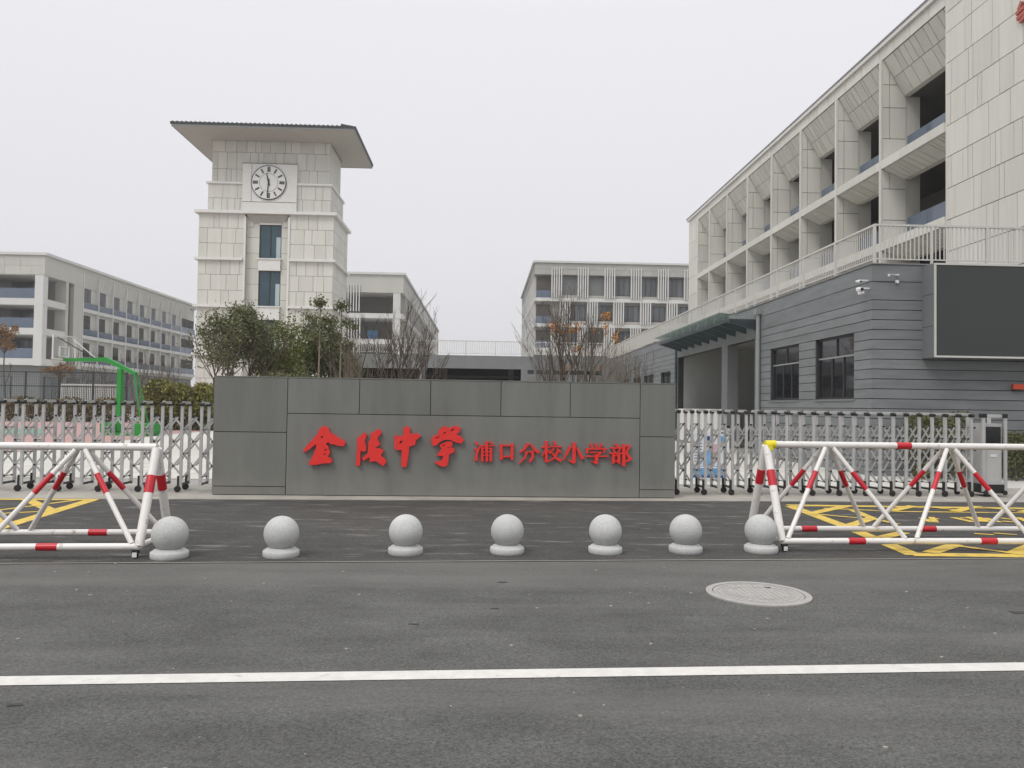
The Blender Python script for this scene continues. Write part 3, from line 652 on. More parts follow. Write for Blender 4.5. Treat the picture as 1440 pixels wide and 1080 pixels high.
# glass canopy on steel brackets
XC = XP-1.05; zc = 4.8
cn = boxes('canopy_frame', 'steel_dark', pod, [(XC, XC+.06, 26.95, 37.9, zc-.1, zc), (XC+.06, XP+.0, 26.95, 27.01, zc-.02, zc+.03), (XC+.06, XP, 37.84, 37.9, zc-.12, zc)])
for k in range(10):
    y = 27.1+k*1.175
    b = MB(); b.hexa([(XC+.06, y, zc-.02), (XP, y, zc-.02), (XP, y, zc-.42), (XC+.06, y, zc-.12)], (0, .07, 0)); b.build('bracket', 'steel_dark', cn)
    if k < 9: quad('glass_pane', 'canopy_glass', cn, [(XC-.3, y+.045, zc+.2), (XP-.02, y+.045, zc+.05), (XP-.02, y+1.19, zc+.05), (XC-.3, y+1.19, zc+.2)], (.002, 0, .016))
    for xx in (XC+.2, XC+.8):
        if k < 9: pc('spider_fixing', 'pipe_grey', cn, xx, xx+.05, y+.0, y+.07, zc-.02, zc+.12)
boxes('canopy_beam', 'pipe_grey', pod, [(XC-.02, XP, 26.9, 26.95, zc-.02, zc+.08)])
b = MB(); b.tube((XP-.08, 26.8, .1), (XP-.08, 26.8, 4.95), .075, seg=14); dp = b.build('downpipe', 'pipe_grey', pod)
b = MB(); b.box(XP-.2, XP-.005, 26.68, 26.92, 4.93, 5.1); b.build('rain_hopper', 'pipe_grey', dp)
b = MB(); b.tube((XP-.06, 38.5, .1), (XP-.06, 38.5, 4.75), .06, seg=12); b.build('downpipe', 'steel_dark', pod)
# terrace railing
rl = boxes('railing', 'rail_white', pod, [(XP+.13, XP+.19, YP+.13, 61.6, 6.27, 6.315), (XP+.19, 29.6, YP+.13, YP+.19, 6.27, 6.315), (XP+.145, XP+.175, YP+.19, 61.6, 5.42, 5.45), (XP+.19, 29.6, YP+.145, YP+.175, 5.42, 5.45)])
for k in range(62): x = XP+.3+k*.108; pc('baluster', 'rail_white', rl, x, x+.022, YP+.15, YP+.172, 5.45, 6.27)
for k in range(225): y = YP+.3+k*.108; pc('baluster', 'rail_white', rl, XP+.15, XP+.166, y, y+.016, 5.45, 6.27)
o = boxes('baluster_row', 'rail_white', rl, [(XP+.15, XP+.172, YP+.3+k*.108, YP+.322+k*.108, 5.45, 6.27) for k in range(225, 392)]+[(XP+.3+k*.108, XP+.322+k*.108, YP+.15, YP+.172, 5.45, 6.27) for k in range(62, 176)]); o['kind'] = 'stuff'
for k in range(20): y = YP+.135+k*2.16; pc('rail_post', 'rail_white', rl, XP+.12, XP+.185, y, y+.055, ZP+.03, 6.27)
for k in range(1, 8): x = XP+.16+k*1.42; pc('rail_post', 'rail_white', rl, x, x+.05, YP+.125, YP+.18, ZP+.03, 6.27)

# LED screen box on the front wall
t = thing('display_screen', 'large dark outdoor display screen in a grey box with silver trim', 'screen', (13.5, 18.7, 2.9))
XA, XB, YA, ZA, ZB = 10.86, 17.4, 18.45, 2.94, 5.23
boxes('case', 'screen_case', t, [(XA, XA+.04, YA+.03, YP-.004, ZA, ZB), (XB-.04, XB, YA+.03, YP-.004, ZA, ZB), (XA+.04, XB-.04, YA+.03, YP-.004, ZB-.04, ZB), (XA+.04, XB-.04, YA+.03, YP-.004, ZA, ZA+.04)])
for z in (3.7, 4.48): pc('case_joint', 'joint_dark', t, XA-.002, XA+.01, YA+.04, YP-.01, z, z+.012)
boxes('trim', 'rail_white', t, [(XA, XA+.045, YA, YA+.03, ZA, ZB), (XB-.045, XB, YA, YA+.03, ZA, ZB), (XA+.045, XB-.045, YA, YA+.03, ZB-.045, ZB), (XA+.045, XB-.045, YA, YA+.03, ZA, ZA+.045)])
pc('screen_panel', 'screen', t, XA+.045, XB-.045, YA+.02, YA+.05, ZA+.045, ZB-.045)
# small fittings on that building
p = aY(1424, 540, 18.93)
t = thing('red_plate', 'small red plate fixed to the grey plank wall below the screen', 'plate', (p.x, 18.9, p.z)); pc('plate', 'sign_plate_red', t, p.x, p.x+.75, 18.9, 18.95, p.z-.13, p.z); pc('plate_bracket', 'black_plastic', t, p.x+.05, p.x+.2, 18.92, 18.996, p.z-.17, p.z-.13)
def camera_dome(px, py, lab, big):
    p = aX(px, py, XP-.25)
    t = thing('security_camera', lab, 'security camera', (p.x, p.y, p.z))
    pc('bracket', 'cam_white', t, p.x, XP-.0, p.y-.015, p.y+.015, p.z+.0, p.z+.03)
    b = MB(); b.tube((p.x, p.y+.1, p.z), (p.x, p.y-.12, p.z-.03), .05 if big else .028, seg=14); b.build('housing', 'cam_white', t)
    b = MB(); b.tube((p.x, p.y-.115, p.z-.03), (p.x, p.y-.135, p.z-.033), .04 if big else .022, seg=14); b.build('lens', 'black_plastic', t)
    if big:
        b = MB(); b.tube((p.x-.02, p.y+.02, p.z-.12), (p.x+.05, p.y-.1, p.z-.1), .035, seg=12); b.tube((p.x-.08, p.y, p.z-.05), (p.x+.08, p.y, p.z-.13), .016, seg=8); b.build('swivel_head', 'cam_white', t)
camera_dome(1209, 406, 'white double-headed security camera near the corner of the plank building', True)
camera_dome(1207, 395, 'thin white bullet camera on an arm above the double-headed camera', False)
for px, py, lab in ((1250, 387, 'small white spotlight on the plank wall left of the screen'),):
    p = aY(px, py, 18.85); t = thing('wall_spotlight', lab, 'light', (p.x, 18.9, p.z)); b = MB(); b.tube((p.x, 18.85, p.z+.03), (p.x, 18.85, p.z-.03), .022, seg=12); b.build('lamp_body', 'cam_white', t); pc('arm', 'cam_white', t, p.x+.02, p.x+.25, 18.86, 18.87, p.z+.02, p.z+.03); pc('mount', 'cam_white', t, p.x+.24, p.x+.27, 18.86, 18.997, p.z+.01, p.z+.04)
p = aY(1262, 396, 18.95); t = thing('junction_box', 'tiny square white junction box with cable on the plank wall', 'junction box', (p.x, 18.95, p.z)); pc('box', 'cam_white', t, p.x-.035, p.x+.035, 18.94, 18.997, p.z-.035, p.z+.035); pc('cable', 'black_plastic', t, p.x-.52, p.x-.036, 18.985, 18.997, p.z-.006, p.z+.006)

# ------------------------------------------------------------------ pale building with bays above the terrace
XF, ZR = 17.0, 17.2
sb = thing('school_building', 'tall pale panel-clad building with deep bays and blue glass balconies behind the terrace', 'building', (XF, 28, 5.16))
FY = [28.16]+[32.94+4.27*k for k in range(7)]+[61.8]
fl = [5.2, 8.85, 12.38]
BX = 32
boxes('core_wall', 'cladding_joint', sb, [(XF+.05, BX, 19.5, 28.1, 5.16, ZR+.1)])
zr = []; z = 5.2
while z < 16.0: zr.append(z); z += 1.17
zr += [zr[-1]+.75, ZR+.12]
bw = boxes('blank_wall', 'cladding_joint', sb, [(XF+.045, XF+.049, 19.6, 28.1, 5.2, 17.2)])
clad(bw, 'x', 19.5, 28.16, zr, XF, -1, 11, .26, 1.1, gap=.028)
gw = boxes('gable_wall', 'cladding_joint', sb, [(XF+.1, BX-.05, 19.495, 19.499, 5.2, 17.2)])
clad(gw, 'y', XF+.0, BX, zr, 19.45, -1, 12, 1.0, 2.4, gap=.028)
boxes('wall_edge', 'cladding', bw, [(XF+.0, XF+1.2, 28.102, 28.17, 5.2, ZR)])
boxes('roof_slab', 'white_trim', sb, [(XF-.12, BX, 19.4, 64.9, ZR+.12, ZR+.3)])
boxes('roof_edge', 'coping', sb, [(XF-.16, BX, 19.36, 64.94, ZR+.3, ZR+.36)])
fas = boxes('fascia', 'cladding_joint', sb, [(XF+.04, XF+.3, 28.2, 64.6, 16.8, ZR+.118)])
clad(fas, 'x', 28.2, 64.6, [16.8, ZR+.117], XF, -1, 3, .7, 1.6)
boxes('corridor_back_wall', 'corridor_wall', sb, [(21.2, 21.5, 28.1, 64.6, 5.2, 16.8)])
for f_ in fl: boxes('floor_slab', 'cladding', sb, [(XF-.0, 21.2, 28.18, 61.9, f_-.34, f_)]) if f_ > 6 else None
for f_ in fl[1:]:
    u = 28.2; q = random.Random(int(f_*7))
    while u < 61.6:
        v = min(u+q.uniform(1.1, 2.2), 61.75); pc('slab_edge_panel', 'cladding', sb, XF-.04, XF-.003, u+.008, v-.008, f_-.335, f_+.03); u = v
boxes('shade_ceiling', 'interior_shade', sb, [(18.2, 21.2, 28.1, 64.6, 15.25, 15.4)])  # ceiling coloured dark, corridor shade put into the colour
for f_ in fl[1:]: boxes('shade_ceiling', 'interior_shade', sb, [(18.25, 21.19, 28.2, 61.8, f_-.38, f_-.345)])  # added dark plates that stand in for shade under each slab
boxes('end_block', 'cladding_joint', sb, [(XF+.05, BX, 61.85, 64.6, 5.2, 16.8)])
eb = boxes('end_wall', 'cladding_joint', sb, [(XF+.045, XF+.049, 61.9, 64.6, 5.2, 16.8)])
clad(eb, 'x', 61.85, 64.6, [5.2+1.45*k for k in range(9)], XF, -1, 5, .6, 1.4)
boxes('rear_mass', 'far_cladding', sb, [(21.5, BX, 28.1, 61.85, 5.16, ZR+.1)])
for i in range(len(FY)-1):
    y0, y1 = FY[i], FY[i+1]
    bay = boxes('bay', 'cladding_joint', sb, [(XF+.03, 18.04, y1-.115, y1-.005, 5.2, 16.8)])
    q = random.Random(100+i)
    # fin faces: panels towards the open bay and its front edge
    pc('fin_edge', 'cladding', bay, XF-.06, XF+.03, y1-.14, y1+.02, 5.2, 16.8)
    for f0, f1 in ((5.2, 8.5), (8.85, 12.03), (12.38, 16.79)):
        zs = [f0, f0+1.0, f0+2.35] + ([f1] if f1-f0 < 3.6 else [f0+3.35, f1])
        for c, d in zip(zs, zs[1:]):
            cut = [XF+.03, XF+.32, 18.05] if q.random() < .7 else [XF+.03, 18.05]
            for a, b_ in zip(cut, cut[1:]): pc('fin_panel', 'cladding', bay, a+.012, b_-.012, y1-.15, y1-.117, c+.014, d-.014)
        pc('column', 'cladding', bay, 18.05, 18.68, y1-.11, y1+.35, f0, f1 if f1 < 16 else 15.3)
        if i < 7 or True:
            pc('fin_back', 'cladding', bay, XF+.03, 18.04, y1-.003, y1+.02, f0, f1)
    # sloped hood over each opening
    for top, bot, xin in ((16.8, 15.25, 17.95), (12.03, 11.62, 17.95), (8.5, 8.09, 17.95)):
        ya, yb = y0+.03, y1-.16
        nr = 2 if top > 16 else 1
        for r in range(nr):
            ta, tb = r/nr, (r+1)/nr
            xa_, za_ = XF+.05+(xin-XF-.05)*ta, top+(bot-top)*ta; xb_, zb_2 = XF+.05+(xin-XF-.05)*tb, top+(bot-top)*tb
            u = ya; 
            while u < yb-.05:
                v = u+q.choice([.22, .4, .6, .75]); v = yb if yb-v < .3 else v
                g_ = .016; dx, dz = (xb_-xa_)*.012, (zb_2-za_)*.012
                quad('soffit_panel', 'cladding', bay, [(xa_+dx, u+g_, za_+dz), (xb_-dx, u+g_, zb_2-dz), (xb_-dx, v-g_, zb_2-dz), (xa_+dx, v-g_, za_+dz)], (.03, 0, .02)); u = v
        quad('soffit_backing', 'cladding_joint', bay, [(XF+.1, ya, top), (xin+.04, ya, bot+.03), (xin+.04, yb, bot+.03), (XF+.1, yb, top)], (.03, 0, .02))
        pc('hood_beam', 'cladding', bay, xin+.03, xin+.25, ya, yb, bot, bot+.3)
    for f_ in fl:
        n = 3; 
        for k in range(n):
            a = y0+.1+(y1-y0-.3)*k/n; b_ = y0+.1+(y1-y0-.3)*(k+1)/n
            pc('glass_panel', 'glass_rail', bay, 18.07, 18.085, a+.012, b_-.012, f_+.08, f_+1.1)
        pc('glass_rail_kerb', 'white_trim', bay, 18.0, 18.16, y0+.05, y1-.16, f_, f_+.08)
        yd = (y0+y1)/2
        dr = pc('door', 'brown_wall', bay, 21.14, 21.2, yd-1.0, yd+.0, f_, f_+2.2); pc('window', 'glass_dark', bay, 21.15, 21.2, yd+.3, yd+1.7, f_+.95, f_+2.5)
# red rooftop lettering on the blank wall: only the foot of one character shows
t = thing('wall_lettering', 'foot of a large red character high on the pale blank wall', 'lettering', (16.9, 24.2, 14.2))
def wst(pts, w0, w1):
    for k in range(len(pts)-1):
        a, c = aX(*pts[k], XF-.1), aX(*pts[k+1], XF-.1); d = (c-a).normalized(); n_ = Vector((0, -d.z, d.y))*((w0+(w1-w0)*k/max(1, len(pts)-1))/2)
        quad('stroke', 'letter_far', t, [a-n_, c-n_, c+n_, a+n_], (.07, 0, 0))
for pts in ([(1436, 2), (1431, 14)], [(1438, 10), (1428, 20)], [(1440, 16), (1429, 27)], [(1441, 21), (1433, 31)], [(1447, 2), (1444, 38)]): wst(pts, .12, .06)

# ------------------------------------------------------------------ clock tower
TY = 55.0
tw = thing('clock_tower', 'pale stone-panel clock tower with wide dark-edged hip roof', 'tower', (-15.3, 57.5, 0))
tiers = [(-20.03, -10.68, 55.0, 60.6, 0, 14.86), (-19.5, -10.95, 55.12, 59.9, 14.86, 16.95), (-19.3, -11.08, 55.25, 59.3, 16.95, 20.05)]
RX0, RX1 = -16.83, -13.78
for i, (x0, x1, y0, y1, z0, z1) in enumerate(tiers):
    if i == 0:
        c = boxes('core_wall', 'cladding_joint', tw, [(x0+.05, RX0, y0+.05, y1-.05, z0, z1), (RX1, x1-.05, y0+.05, y1-.05, z0, z1), (RX0, RX1, y0+.72, y1-.05, z0, z1)])
        led = [0, 1.6, 3.25, 4.9, 6.0, 7.15, 8.27, 9.4, 10.5, 11.6, 12.7, 13.75, 14.86]
        clad(c, 'y', x0, RX0, led, y0, -1, 21, .38, 1.0, gap=.022); clad(c, 'y', RX1, x1, led, y0, -1, 22, .38, 1.0, gap=.022)
        clad(c, 'x', y0+.06, y1, led, x1, 1, 23, .5, 1.2, gap=.022)
    else:
        c = boxes('core_wall', 'cladding_joint', tw, [(x0+.05, x1-.05, y0+.05, y1-.05, z0, z1)])
        led = [14.86, 15.9, 16.95] if i == 1 else [16.95, 18.0, 19.2, 20.05]
        clad(c, 'y', x0, x1, led, y0, -1, 30+i, .38, 1.0, gap=.022); clad(c, 'x', y0+.06, y1, led, x1, 1, 40+i, .5, 1.2, gap=.022)
    clad(c, 'x', y0+.06, y1, led, x0, -1, 50+i, .9, 1.6)
for z, x0, x1, y0, y1, th in ((16.9, -19.62, -10.85, 55.02, 60.0, .14), (14.78, -20.3, -10.45, 54.75, 60.8, .2), (11.5, -20.25, -10.5, 54.8, 60.75, .17), (8.2, -20.25, -10.5, 54.8, 60.75, .17), (4.85, -20.25, -10.5, 54.8, 60.75, .17)):
    if z < 14: boxes('ledge', 'white_trim', tw, [(x0, RX0-.1, y0, y0+.4, z, z+th), (RX1+.1, x1, y0, y0+.4, z, z+th), (x1-.4, x1, y0+.4, y1, z, z+th), (x0, x0+.4, y0+.4, y1, z, z+th)])
    else: boxes('ledge', 'white_trim', tw, [(x0, x1, y0, y1, z, z+th)])
# recessed window bay
for k in range(13):
    pc('reveal_panel', 'cladding', tw, RX0-.002, RX0+.03, 55.07, 55.33, k*1.12+.014, k*1.12+1.106); pc('reveal_panel', 'cladding', tw, RX1-.03, RX1+.002, 55.07, 55.33, k*1.12+.014, k*1.12+1.106)
for s_ in (RX0, RX1): boxes('pilaster', 'white_trim', tw, [(s_-.07, s_+.07, 54.93, 55.05, 0, 14.6)])
quad('bay_hood', 'soffit', tw, [(RX0+.1, 55.0, 14.75), (RX1-.1, 55.0, 14.75), (RX1-.4, 55.32, 14.15), (RX0+.4, 55.32, 14.15)], (0, .1, .1))
wz = [(11.72, 14.12), (8.36, 10.86), (4.95, 7.4)]
bc = boxes('bay_wall', 'cladding_joint', tw, [(RX0+.031, -15.9, 55.35, 55.7, 0, 14.6), (-14.38, RX1-.031, 55.35, 55.7, 0, 14.6)])
clad(bc, 'y', RX0+.031, -15.9, [k*1.1 for k in range(14)], 55.3, -1, 61, .8, .9); clad(bc, 'y', -14.38, RX1-.031, [k*1.1 for k in range(14)], 55.3, -1, 62, .4, .6)
zz = [0, 4.95, 7.4, 8.36, 10.86, 11.72, 14.12, 14.6]
for z0, z1 in ((0, 4.95), (7.4, 8.36), (10.86, 11.72), (14.12, 14.6)): pc('spandrel', 'white_trim', tw, -15.9, -14.38, 55.12 if z0 > 1 and z0 < 14 else 55.28, 55.7, z0, z1)
for z0, z1 in wz:
    wf = boxes('window', 'window_frame', tw, [(-15.9, -15.85, 55.36, 55.46, z0, z1), (-14.43, -14.38, 55.36, 55.46, z0, z1), (-15.17, -15.11, 55.36, 55.46, z0+.05, z1-.05), (-15.85, -14.43, 55.36, 55.46, z0, z0+.05), (-15.85, -14.43, 55.36, 55.46, z1-.05, z1)])
    pc('pane', 'glass_teal', wf, -15.85, -15.17, 55.4, 55.42, z0+.05, z1-.05); pc('pane', 'glass_teal', wf, -15.11, -14.43, 55.4, 55.42, z0+.05, z1-.05)
    pc('window_strip', 'pale_strip', wf, -14.74, -14.44, 55.385, 55.4, z0+.06, z0+(z1-z0)*.64)  # paler strip over the lower right of the window
    pc('sill', 'white_trim', wf, -16.0, -14.3, 55.06, 55.36, z0-.08, z0)
boxes('bay_head', 'cladding', tw, [(RX0+.032, RX1-.032, 55.345, 55.69, 14.61, 14.855)])
boxes('bay_head', 'cladding', tw, [(RX0+.031, RX0+.5, 55.24, 55.34, 13.95, 14.8), (RX1-.5, RX1-.031, 55.24, 55.34, 13.95, 14.8)])
# roof with deep eaves
EX0, EX1, EY0, EY1 = -21.26, -9.07, 53.0, 60.5+1.0
ro = MB(); ez = 20.2
ro.add([(EX0, EY0, ez+.12), (EX1, EY0, ez+.12), (EX1, EY1, ez+.12), (EX0, EY1, ez+.12), (-17.2, 57.2, 21.6), (-13.2, 57.2, 21.6)], [(0, 1, 5, 4), (1, 2, 5), (2, 3, 4, 5), (3, 0, 4), (3, 2, 1, 0)])
ro = ro.build('roof', 'roof_tile', tw)
sf = MB(); sf.add([(EX0, EY0, ez), (EX1, EY0, ez), (EX1, EY1, ez), (EX0, EY1, ez), (-19.35, 55.2, 20.0), (-11.03, 55.2, 20.0), (-11.03, 59.35, 20.0), (-19.35, 59.35, 20.0)], [(0, 4, 5, 1)[::-1], (1, 5, 6, 2)[::-1], (2, 6, 7, 3)[::-1], (3, 7, 4, 0)[::-1]]); sf.build('eaves_soffit', 'soffit', ro)
boxes('fascia', 'pipe_grey', ro, [(EX0-.03, EX1+.03, EY0-.05, EY0, ez-.02, ez+.15), (EX0-.03, EX1+.03, EY1, EY1+.05, ez-.02, ez+.15), (EX1, EX1+.05, EY0, EY1, ez-.021, ez+.149), (EX0-.05, EX0, EY0, EY1, ez-.021, ez+.149)])
for k in range(40):
    x = EX0+.08+k*(EX1-EX0-.3)/39; b = MB(); b.tube((x, EY0-.12, ez+.2), (x, EY0+.9, ez+.36), .085, seg=8); b.build('ridge_tile', 'roof_tile', ro)
for k in range(26):
    y = EY0+.1+k*(EY1-EY0-.3)/25; b = MB(); b.tube((EX1+.12, y, ez+.2), (EX1-.9, y, ez+.38), .085, seg=8); b.build('ridge_tile', 'roof_tile', ro)
boxes('eaves_trim', 'roof_tile', ro, [(EX0-.1, EX1+.1, EY0-.1, EY0-.05, ez+.1, ez+.24), (EX1+.05, EX1+.1, EY0-.05, EY1, ez+.1, ez+.24), (EX0-.1, EX0-.05, EY0-.05, EY1, ez+.1, ez+.24)])
# clock
CX, CZk, CR = -15.24, 17.0, 1.2
cf = boxes('clock_surround', 'white_trim', tw, [(-17.07, -13.3, 54.94, 55.4, 15.0, 18.36)])
boxes('surround_joint', 'cladding_joint', cf, [(-17.07, -13.3, 54.932, 54.94, 15.62, 15.65), (-16.45, -16.43, 54.932, 54.94, 15.66, 18.3), (-17.1, -13.27, 54.92, 55.0, 18.33, 18.37)])
def disc(nm, m, r0, r1, y, th, parent):
    b = MB(); seg = 64; v = []
    for r, yy in ((r0, y), (r1, y), (r1, y+th), (r0, y+th)):
        for i in range(seg): a = 2*math.pi*i/seg; v.append((CX+r*math.sin(a), yy, CZk+r*math.cos(a)))
    f = []
    for k in range(4):
        k2 = (k+1) % 4
        for i in range(seg): j = (i+1) % seg; f.append((k*seg+i, k*seg+j, k2*seg+j, k2*seg+i))
    b.add(v, f); return b.build(nm, m, parent)
ck = disc('clock_dial', 'clock_white', .002, CR, 54.87, .07, tw)
disc('dial_ring', 'black_paint', CR-.03, CR+.012, 54.85, .1, ck); disc('inner_ring', 'coping', .62, .645, 54.862, .01, ck)
def dial_bar(nm, ang, r0, r1, wd, off=0, y=54.85, w2=None):
    d = Vector((math.sin(ang), 0, math.cos(ang))); n_ = Vector((d.z, 0, -d.x)); c = Vector((CX, y, CZk)); w2 = wd if w2 is None else w2
    quad(nm, 'black_paint', ck, [c+d*r0+n_*(off-wd/2), c+d*r1+n_*(off-w2/2), c+d*r1+n_*(off+w2/2), c+d*r0+n_*(off+wd/2)], (0, .018, 0))
for k in range(12):
    a = math.pi*2*k/12
    if k % 3 == 0:
        for o_ in (-.075, .0, .075): dial_bar('hour_bar', a, .74, 1.1, .05, o_)
    else:
        for o_ in (-.03, .03): dial_bar('hour_bar', a, .74, 1.08, .042, o_)
dial_bar('hour_hand', R_(-13), -.22, .66, .13, y=54.82, w2=.05); dial_bar('minute_hand', R_(185), -.25, .98, .085, y=54.8, w2=.045)

# ------------------------------------------------------------------ link block with long openings, terrace railing
lk = thing('link_block', 'low grey block with long dark openings and thin railing between tower and plank building', 'building', (0, 57, 0))
lo = [(-9.03, -4.66, 3.3, 4.25), (-4.2, 2.72, 2.6, 4.32)]
boxes('front_wall', 'grey_render', lk, [(a, b_, 57, 57.3, c, d) for a, b_, c, d in solid_parts(-10.3, 3.0, 0, 5.27, lo)])
boxes('front_wall', 'leaf_brown' if False else 'grey_render', lk, [(a, b_, 57, 57.3, c, d) for a, b_, c, d in solid_parts(3.0, XP-.01, 0, 5.27, [(3.2+.62*k, 3.68+.62*k, 3.98, 4.28) for k in range(9)])])
for k in range(9): pc('slit_window', 'glass_dark', lk, 3.2+.62*k, 3.68+.62*k, 57.1, 57.13, 3.98, 4.28)
boxes('inner_wall', 'interior_shade', lk, [(-10.3, XP-.02, 63, 63.2, 0, 5.0)])  # coloured dark so the space behind the openings looks unlit
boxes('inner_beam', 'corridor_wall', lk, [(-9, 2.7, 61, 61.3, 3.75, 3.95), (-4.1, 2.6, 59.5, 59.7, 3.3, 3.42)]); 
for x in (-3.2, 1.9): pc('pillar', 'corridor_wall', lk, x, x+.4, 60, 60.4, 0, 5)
boxes('roof_slab', 'concrete', lk, [(-10.3, XP-.02, 57.3, 66, 5.0, 5.2)])
rr = boxes('railing', 'rail_white', lk, [(-10.2, XP-.1, 57.1, 57.15, 6.3, 6.36), (-10.2, XP-.1, 57.11, 57.14, 5.4, 5.43)])
for k in range(10): x = -10+k*2.16; pc('rail_post', 'rail_white', rr, x, x+.06, 57.09, 57.15, 5.27, 6.3)
o = boxes('baluster_row', 'rail_white', rr, [(-10.1+k*.13, -10.1+k*.13+.03, 57.11, 57.13, 5.43, 6.3) for k in range(150)]); o['kind'] = 'stuff'

# ------------------------------------------------------------------ far buildings
def far_window(parent, plane, at, o, u0, u1, z0, z1, n=2, m='glass_far'):
    a, b_ = sorted((at, at+o*.06))
    if plane == 'x': wf = pc('window', 'window_frame', parent, a, b_, u0, u1, z0, z1)
    else: wf = pc('window', 'window_frame', parent, u0, u1, a, b_, z0, z1)
    for k in range(n):
        c = u0+.07+(u1-u0-.07)*k/n; d = u0+(u1-u0-.0)*(k+1)/n-.07; e0, e1 = sorted((at+o*.062, at+o*.09))
        if plane == 'x': pc('pane', m, wf, e0, e1, c, d, z0+.07, z1-.07)
        else: pc('pane', m, wf, c, d, e0, e1, z0+.07, z1-.07)
    return wf
# building at the far side of the court
LX, LY = -49.76, 90.0
lb = thing('classroom_block', 'long pale classroom block with blue glass balconies beyond the basketball court', 'building', (-55, 110, 0))
zf = [6.2, 9.65, 13.0]; LR = 17.9
boxes('roof_parapet', 'far_cladding', lb, [(LX-26, LX, LY, 98.5, 15.65, LR), (LX-26, LX, 98.5, 136.6, 17.36, LR), (LX-26, LX-1.3, 98.5, 136.6, 15.65, 17.36)])
boxes('roof_edge', 'far_trim', lb, [(LX-26, LX+.25, LY-.25, 136.7, LR, LR+.3)])
boxes('back_wall', 'far_cladding', lb, [(LX-26, LX-1.3, LY+5, 136.6, 0, 15.65)])
boxes('stair_wall', 'far_cladding', lb, [(LX-1.3, LX-.02, 94.6, 95.2, 5.4, 15.65), (LX-1.3, LX-.02, 96.4, 98.6, 5.4, 15.65)])
boxes('slit_glass', 'glass_far', lb, [(LX-.6, LX-.5, 95.2, 96.4, 5.4, 15.6)])
boxes('ground_storey', 'grey_render', lb, [(LX-26, LX-.6, LY+.6, 136.5, 0, 5.45)])
for f_ in zf:
    boxes('floor_slab', 'far_trim', lb, [(LX-1.35, LX+.02, 98.5, 136.6, f_-.42, f_), (LX-26, LX-.03, LY-.05, LY+5.1, f_-.75, f_)])
    for k in range(8):
        y = 98.6+3.92*k; far_window(lb, 'x', LX-.35, 1, y+.75, y+2.4, f_+.1, f_+2.55, 2, 'glass_dark')
        for h_ in range(2): pc('glass_panel', 'glass_rail', lb, LX-.1, LX-.06, y+.16+1.85*h_, y+1.97+1.85*h_, f_+.02, f_+.8)
    for k in range(3): pc('corridor_shade', 'interior_shade', lb, LX-.34, LX-.3, 130.1+k*2.1, 132.1+k*2.1, f_+.9, f_+2.4); pc('glass_panel', 'glass_rail', lb, LX-.1, LX-.06, 130.1+k*2.1, 132.1+k*2.1, f_, f_+.95)  # dark plates on the wall stand in for the shaded open corridor
    pc('balcony_glass', 'glass_rail', lb, LX-25, LX-1.2, LY+.1, LY+.14, f_+.02, f_+1.15)
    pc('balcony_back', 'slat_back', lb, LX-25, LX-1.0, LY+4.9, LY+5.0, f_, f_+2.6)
    far_window(lb, 'y', LY+4.89, -1, LX-6.5, LX-3.2, f_+.9, f_+2.5, 3)
boxes('recess_wall', 'far_cladding', lb, [(LX-1.3, LX-.36, 98.6, 136.6, 5.4, 17.3)])
for k in range(9): pc('fin', 'far_trim', lb, LX-.36, LX+.06, 98.5+3.92*k, 98.64+3.92*k, 5.6, 17.35)
for k in range(9):
    y = 98.66+3.92*k
    for h_ in range(5): quad('hood_panel', 'far_cladding', lb, [(LX-.02, y+h_*.75+.02, 17.35), (LX-.3, y+h_*.75+.02, 15.6), (LX-.3, y+h_*.75+.74, 15.6), (LX-.02, y+h_*.75+.74, 17.35)], (-.05, 0, 0))
for x in (LX-1.05, LX-8.5, LX-16): pc('column', 'far_trim', lb, x, x+.95, LY-.1, LY+.85, 0 if x < LX-2 else 5.4, 15.65)
for k in range(9): far_window(lb, 'x', LX-.6, 1, 91.5+k*4.9, 94.6+k*4.9, 1.0, 4.2, 2)
for k in range(4): far_window(lb, 'y', LY+.6, -1, LX-24+k*5.6, LX-20.5+k*5.6, 1.0, 4.2, 2)
q = random.Random(5)
clad(lb, 'y', LX-8, LX-.0, [15.7, 16.7, LR-.05], LY-.06, -1, 71, 1.2, 2.2, m='far_cladding', th=.06)
# building behind the tower
cb = thing('slatted_corner_building', 'pale building with slatted corner balcony behind the clock tower', 'building', (-16, 110, 0))
CXr, CY, CRf = -10.95, 105.0, 19.0
boxes('roof_parapet', 'far_cladding', cb, [(CXr-16, CXr, CY, 186, 16.6, CRf)]); boxes('roof_edge', 'far_trim', cb, [(CXr-16, CXr+.25, CY-.25, 186.2, CRf, CRf+.3)])
boxes('side_wall', 'far_cladding', cb, [(CXr-16, CXr-1.0, CY+4.5, 186, 0, 16.6)])
for f_ in (6.9, 10.35, 13.8):
    boxes('floor_slab', 'far_trim', cb, [(CXr-16, CXr, CY, 186, f_-.65, f_)])
    pc('balcony_back', 'corridor_wall', cb, CXr-14, CXr-1, CY+4.4, CY+4.49, f_, f_+2.7)
    for k in range(13): y = 110+k*5.8; far_window(cb, 'x', CXr-1.0, 1, y+.6, y+3.4, f_+.7, f_+2.4, 2); pc('glass_panel', 'glass_rail', cb, CXr-.1, CXr-.06, y+.3, y+5.5, f_, f_+.95)
for k in range(40): y = 109+k*1.95; pc('fin', 'far_cladding', cb, CXr-1.0, CXr+.05, y, y+.25, 5, 16.6)
pc('column', 'far_trim', cb, CXr-1.35, CXr-.4, CY+.05, CY+1, 0, 16.6)
for k in range(6): x = -18.7+k*.37; pc('slat', 'far_trim', cb, x, x+.12, CY-.2, CY-.03, 14.0, 17.6); pc('slat', 'far_trim', cb, x+.15, x+.27, CY-.2, CY-.03, 7, 13.1)
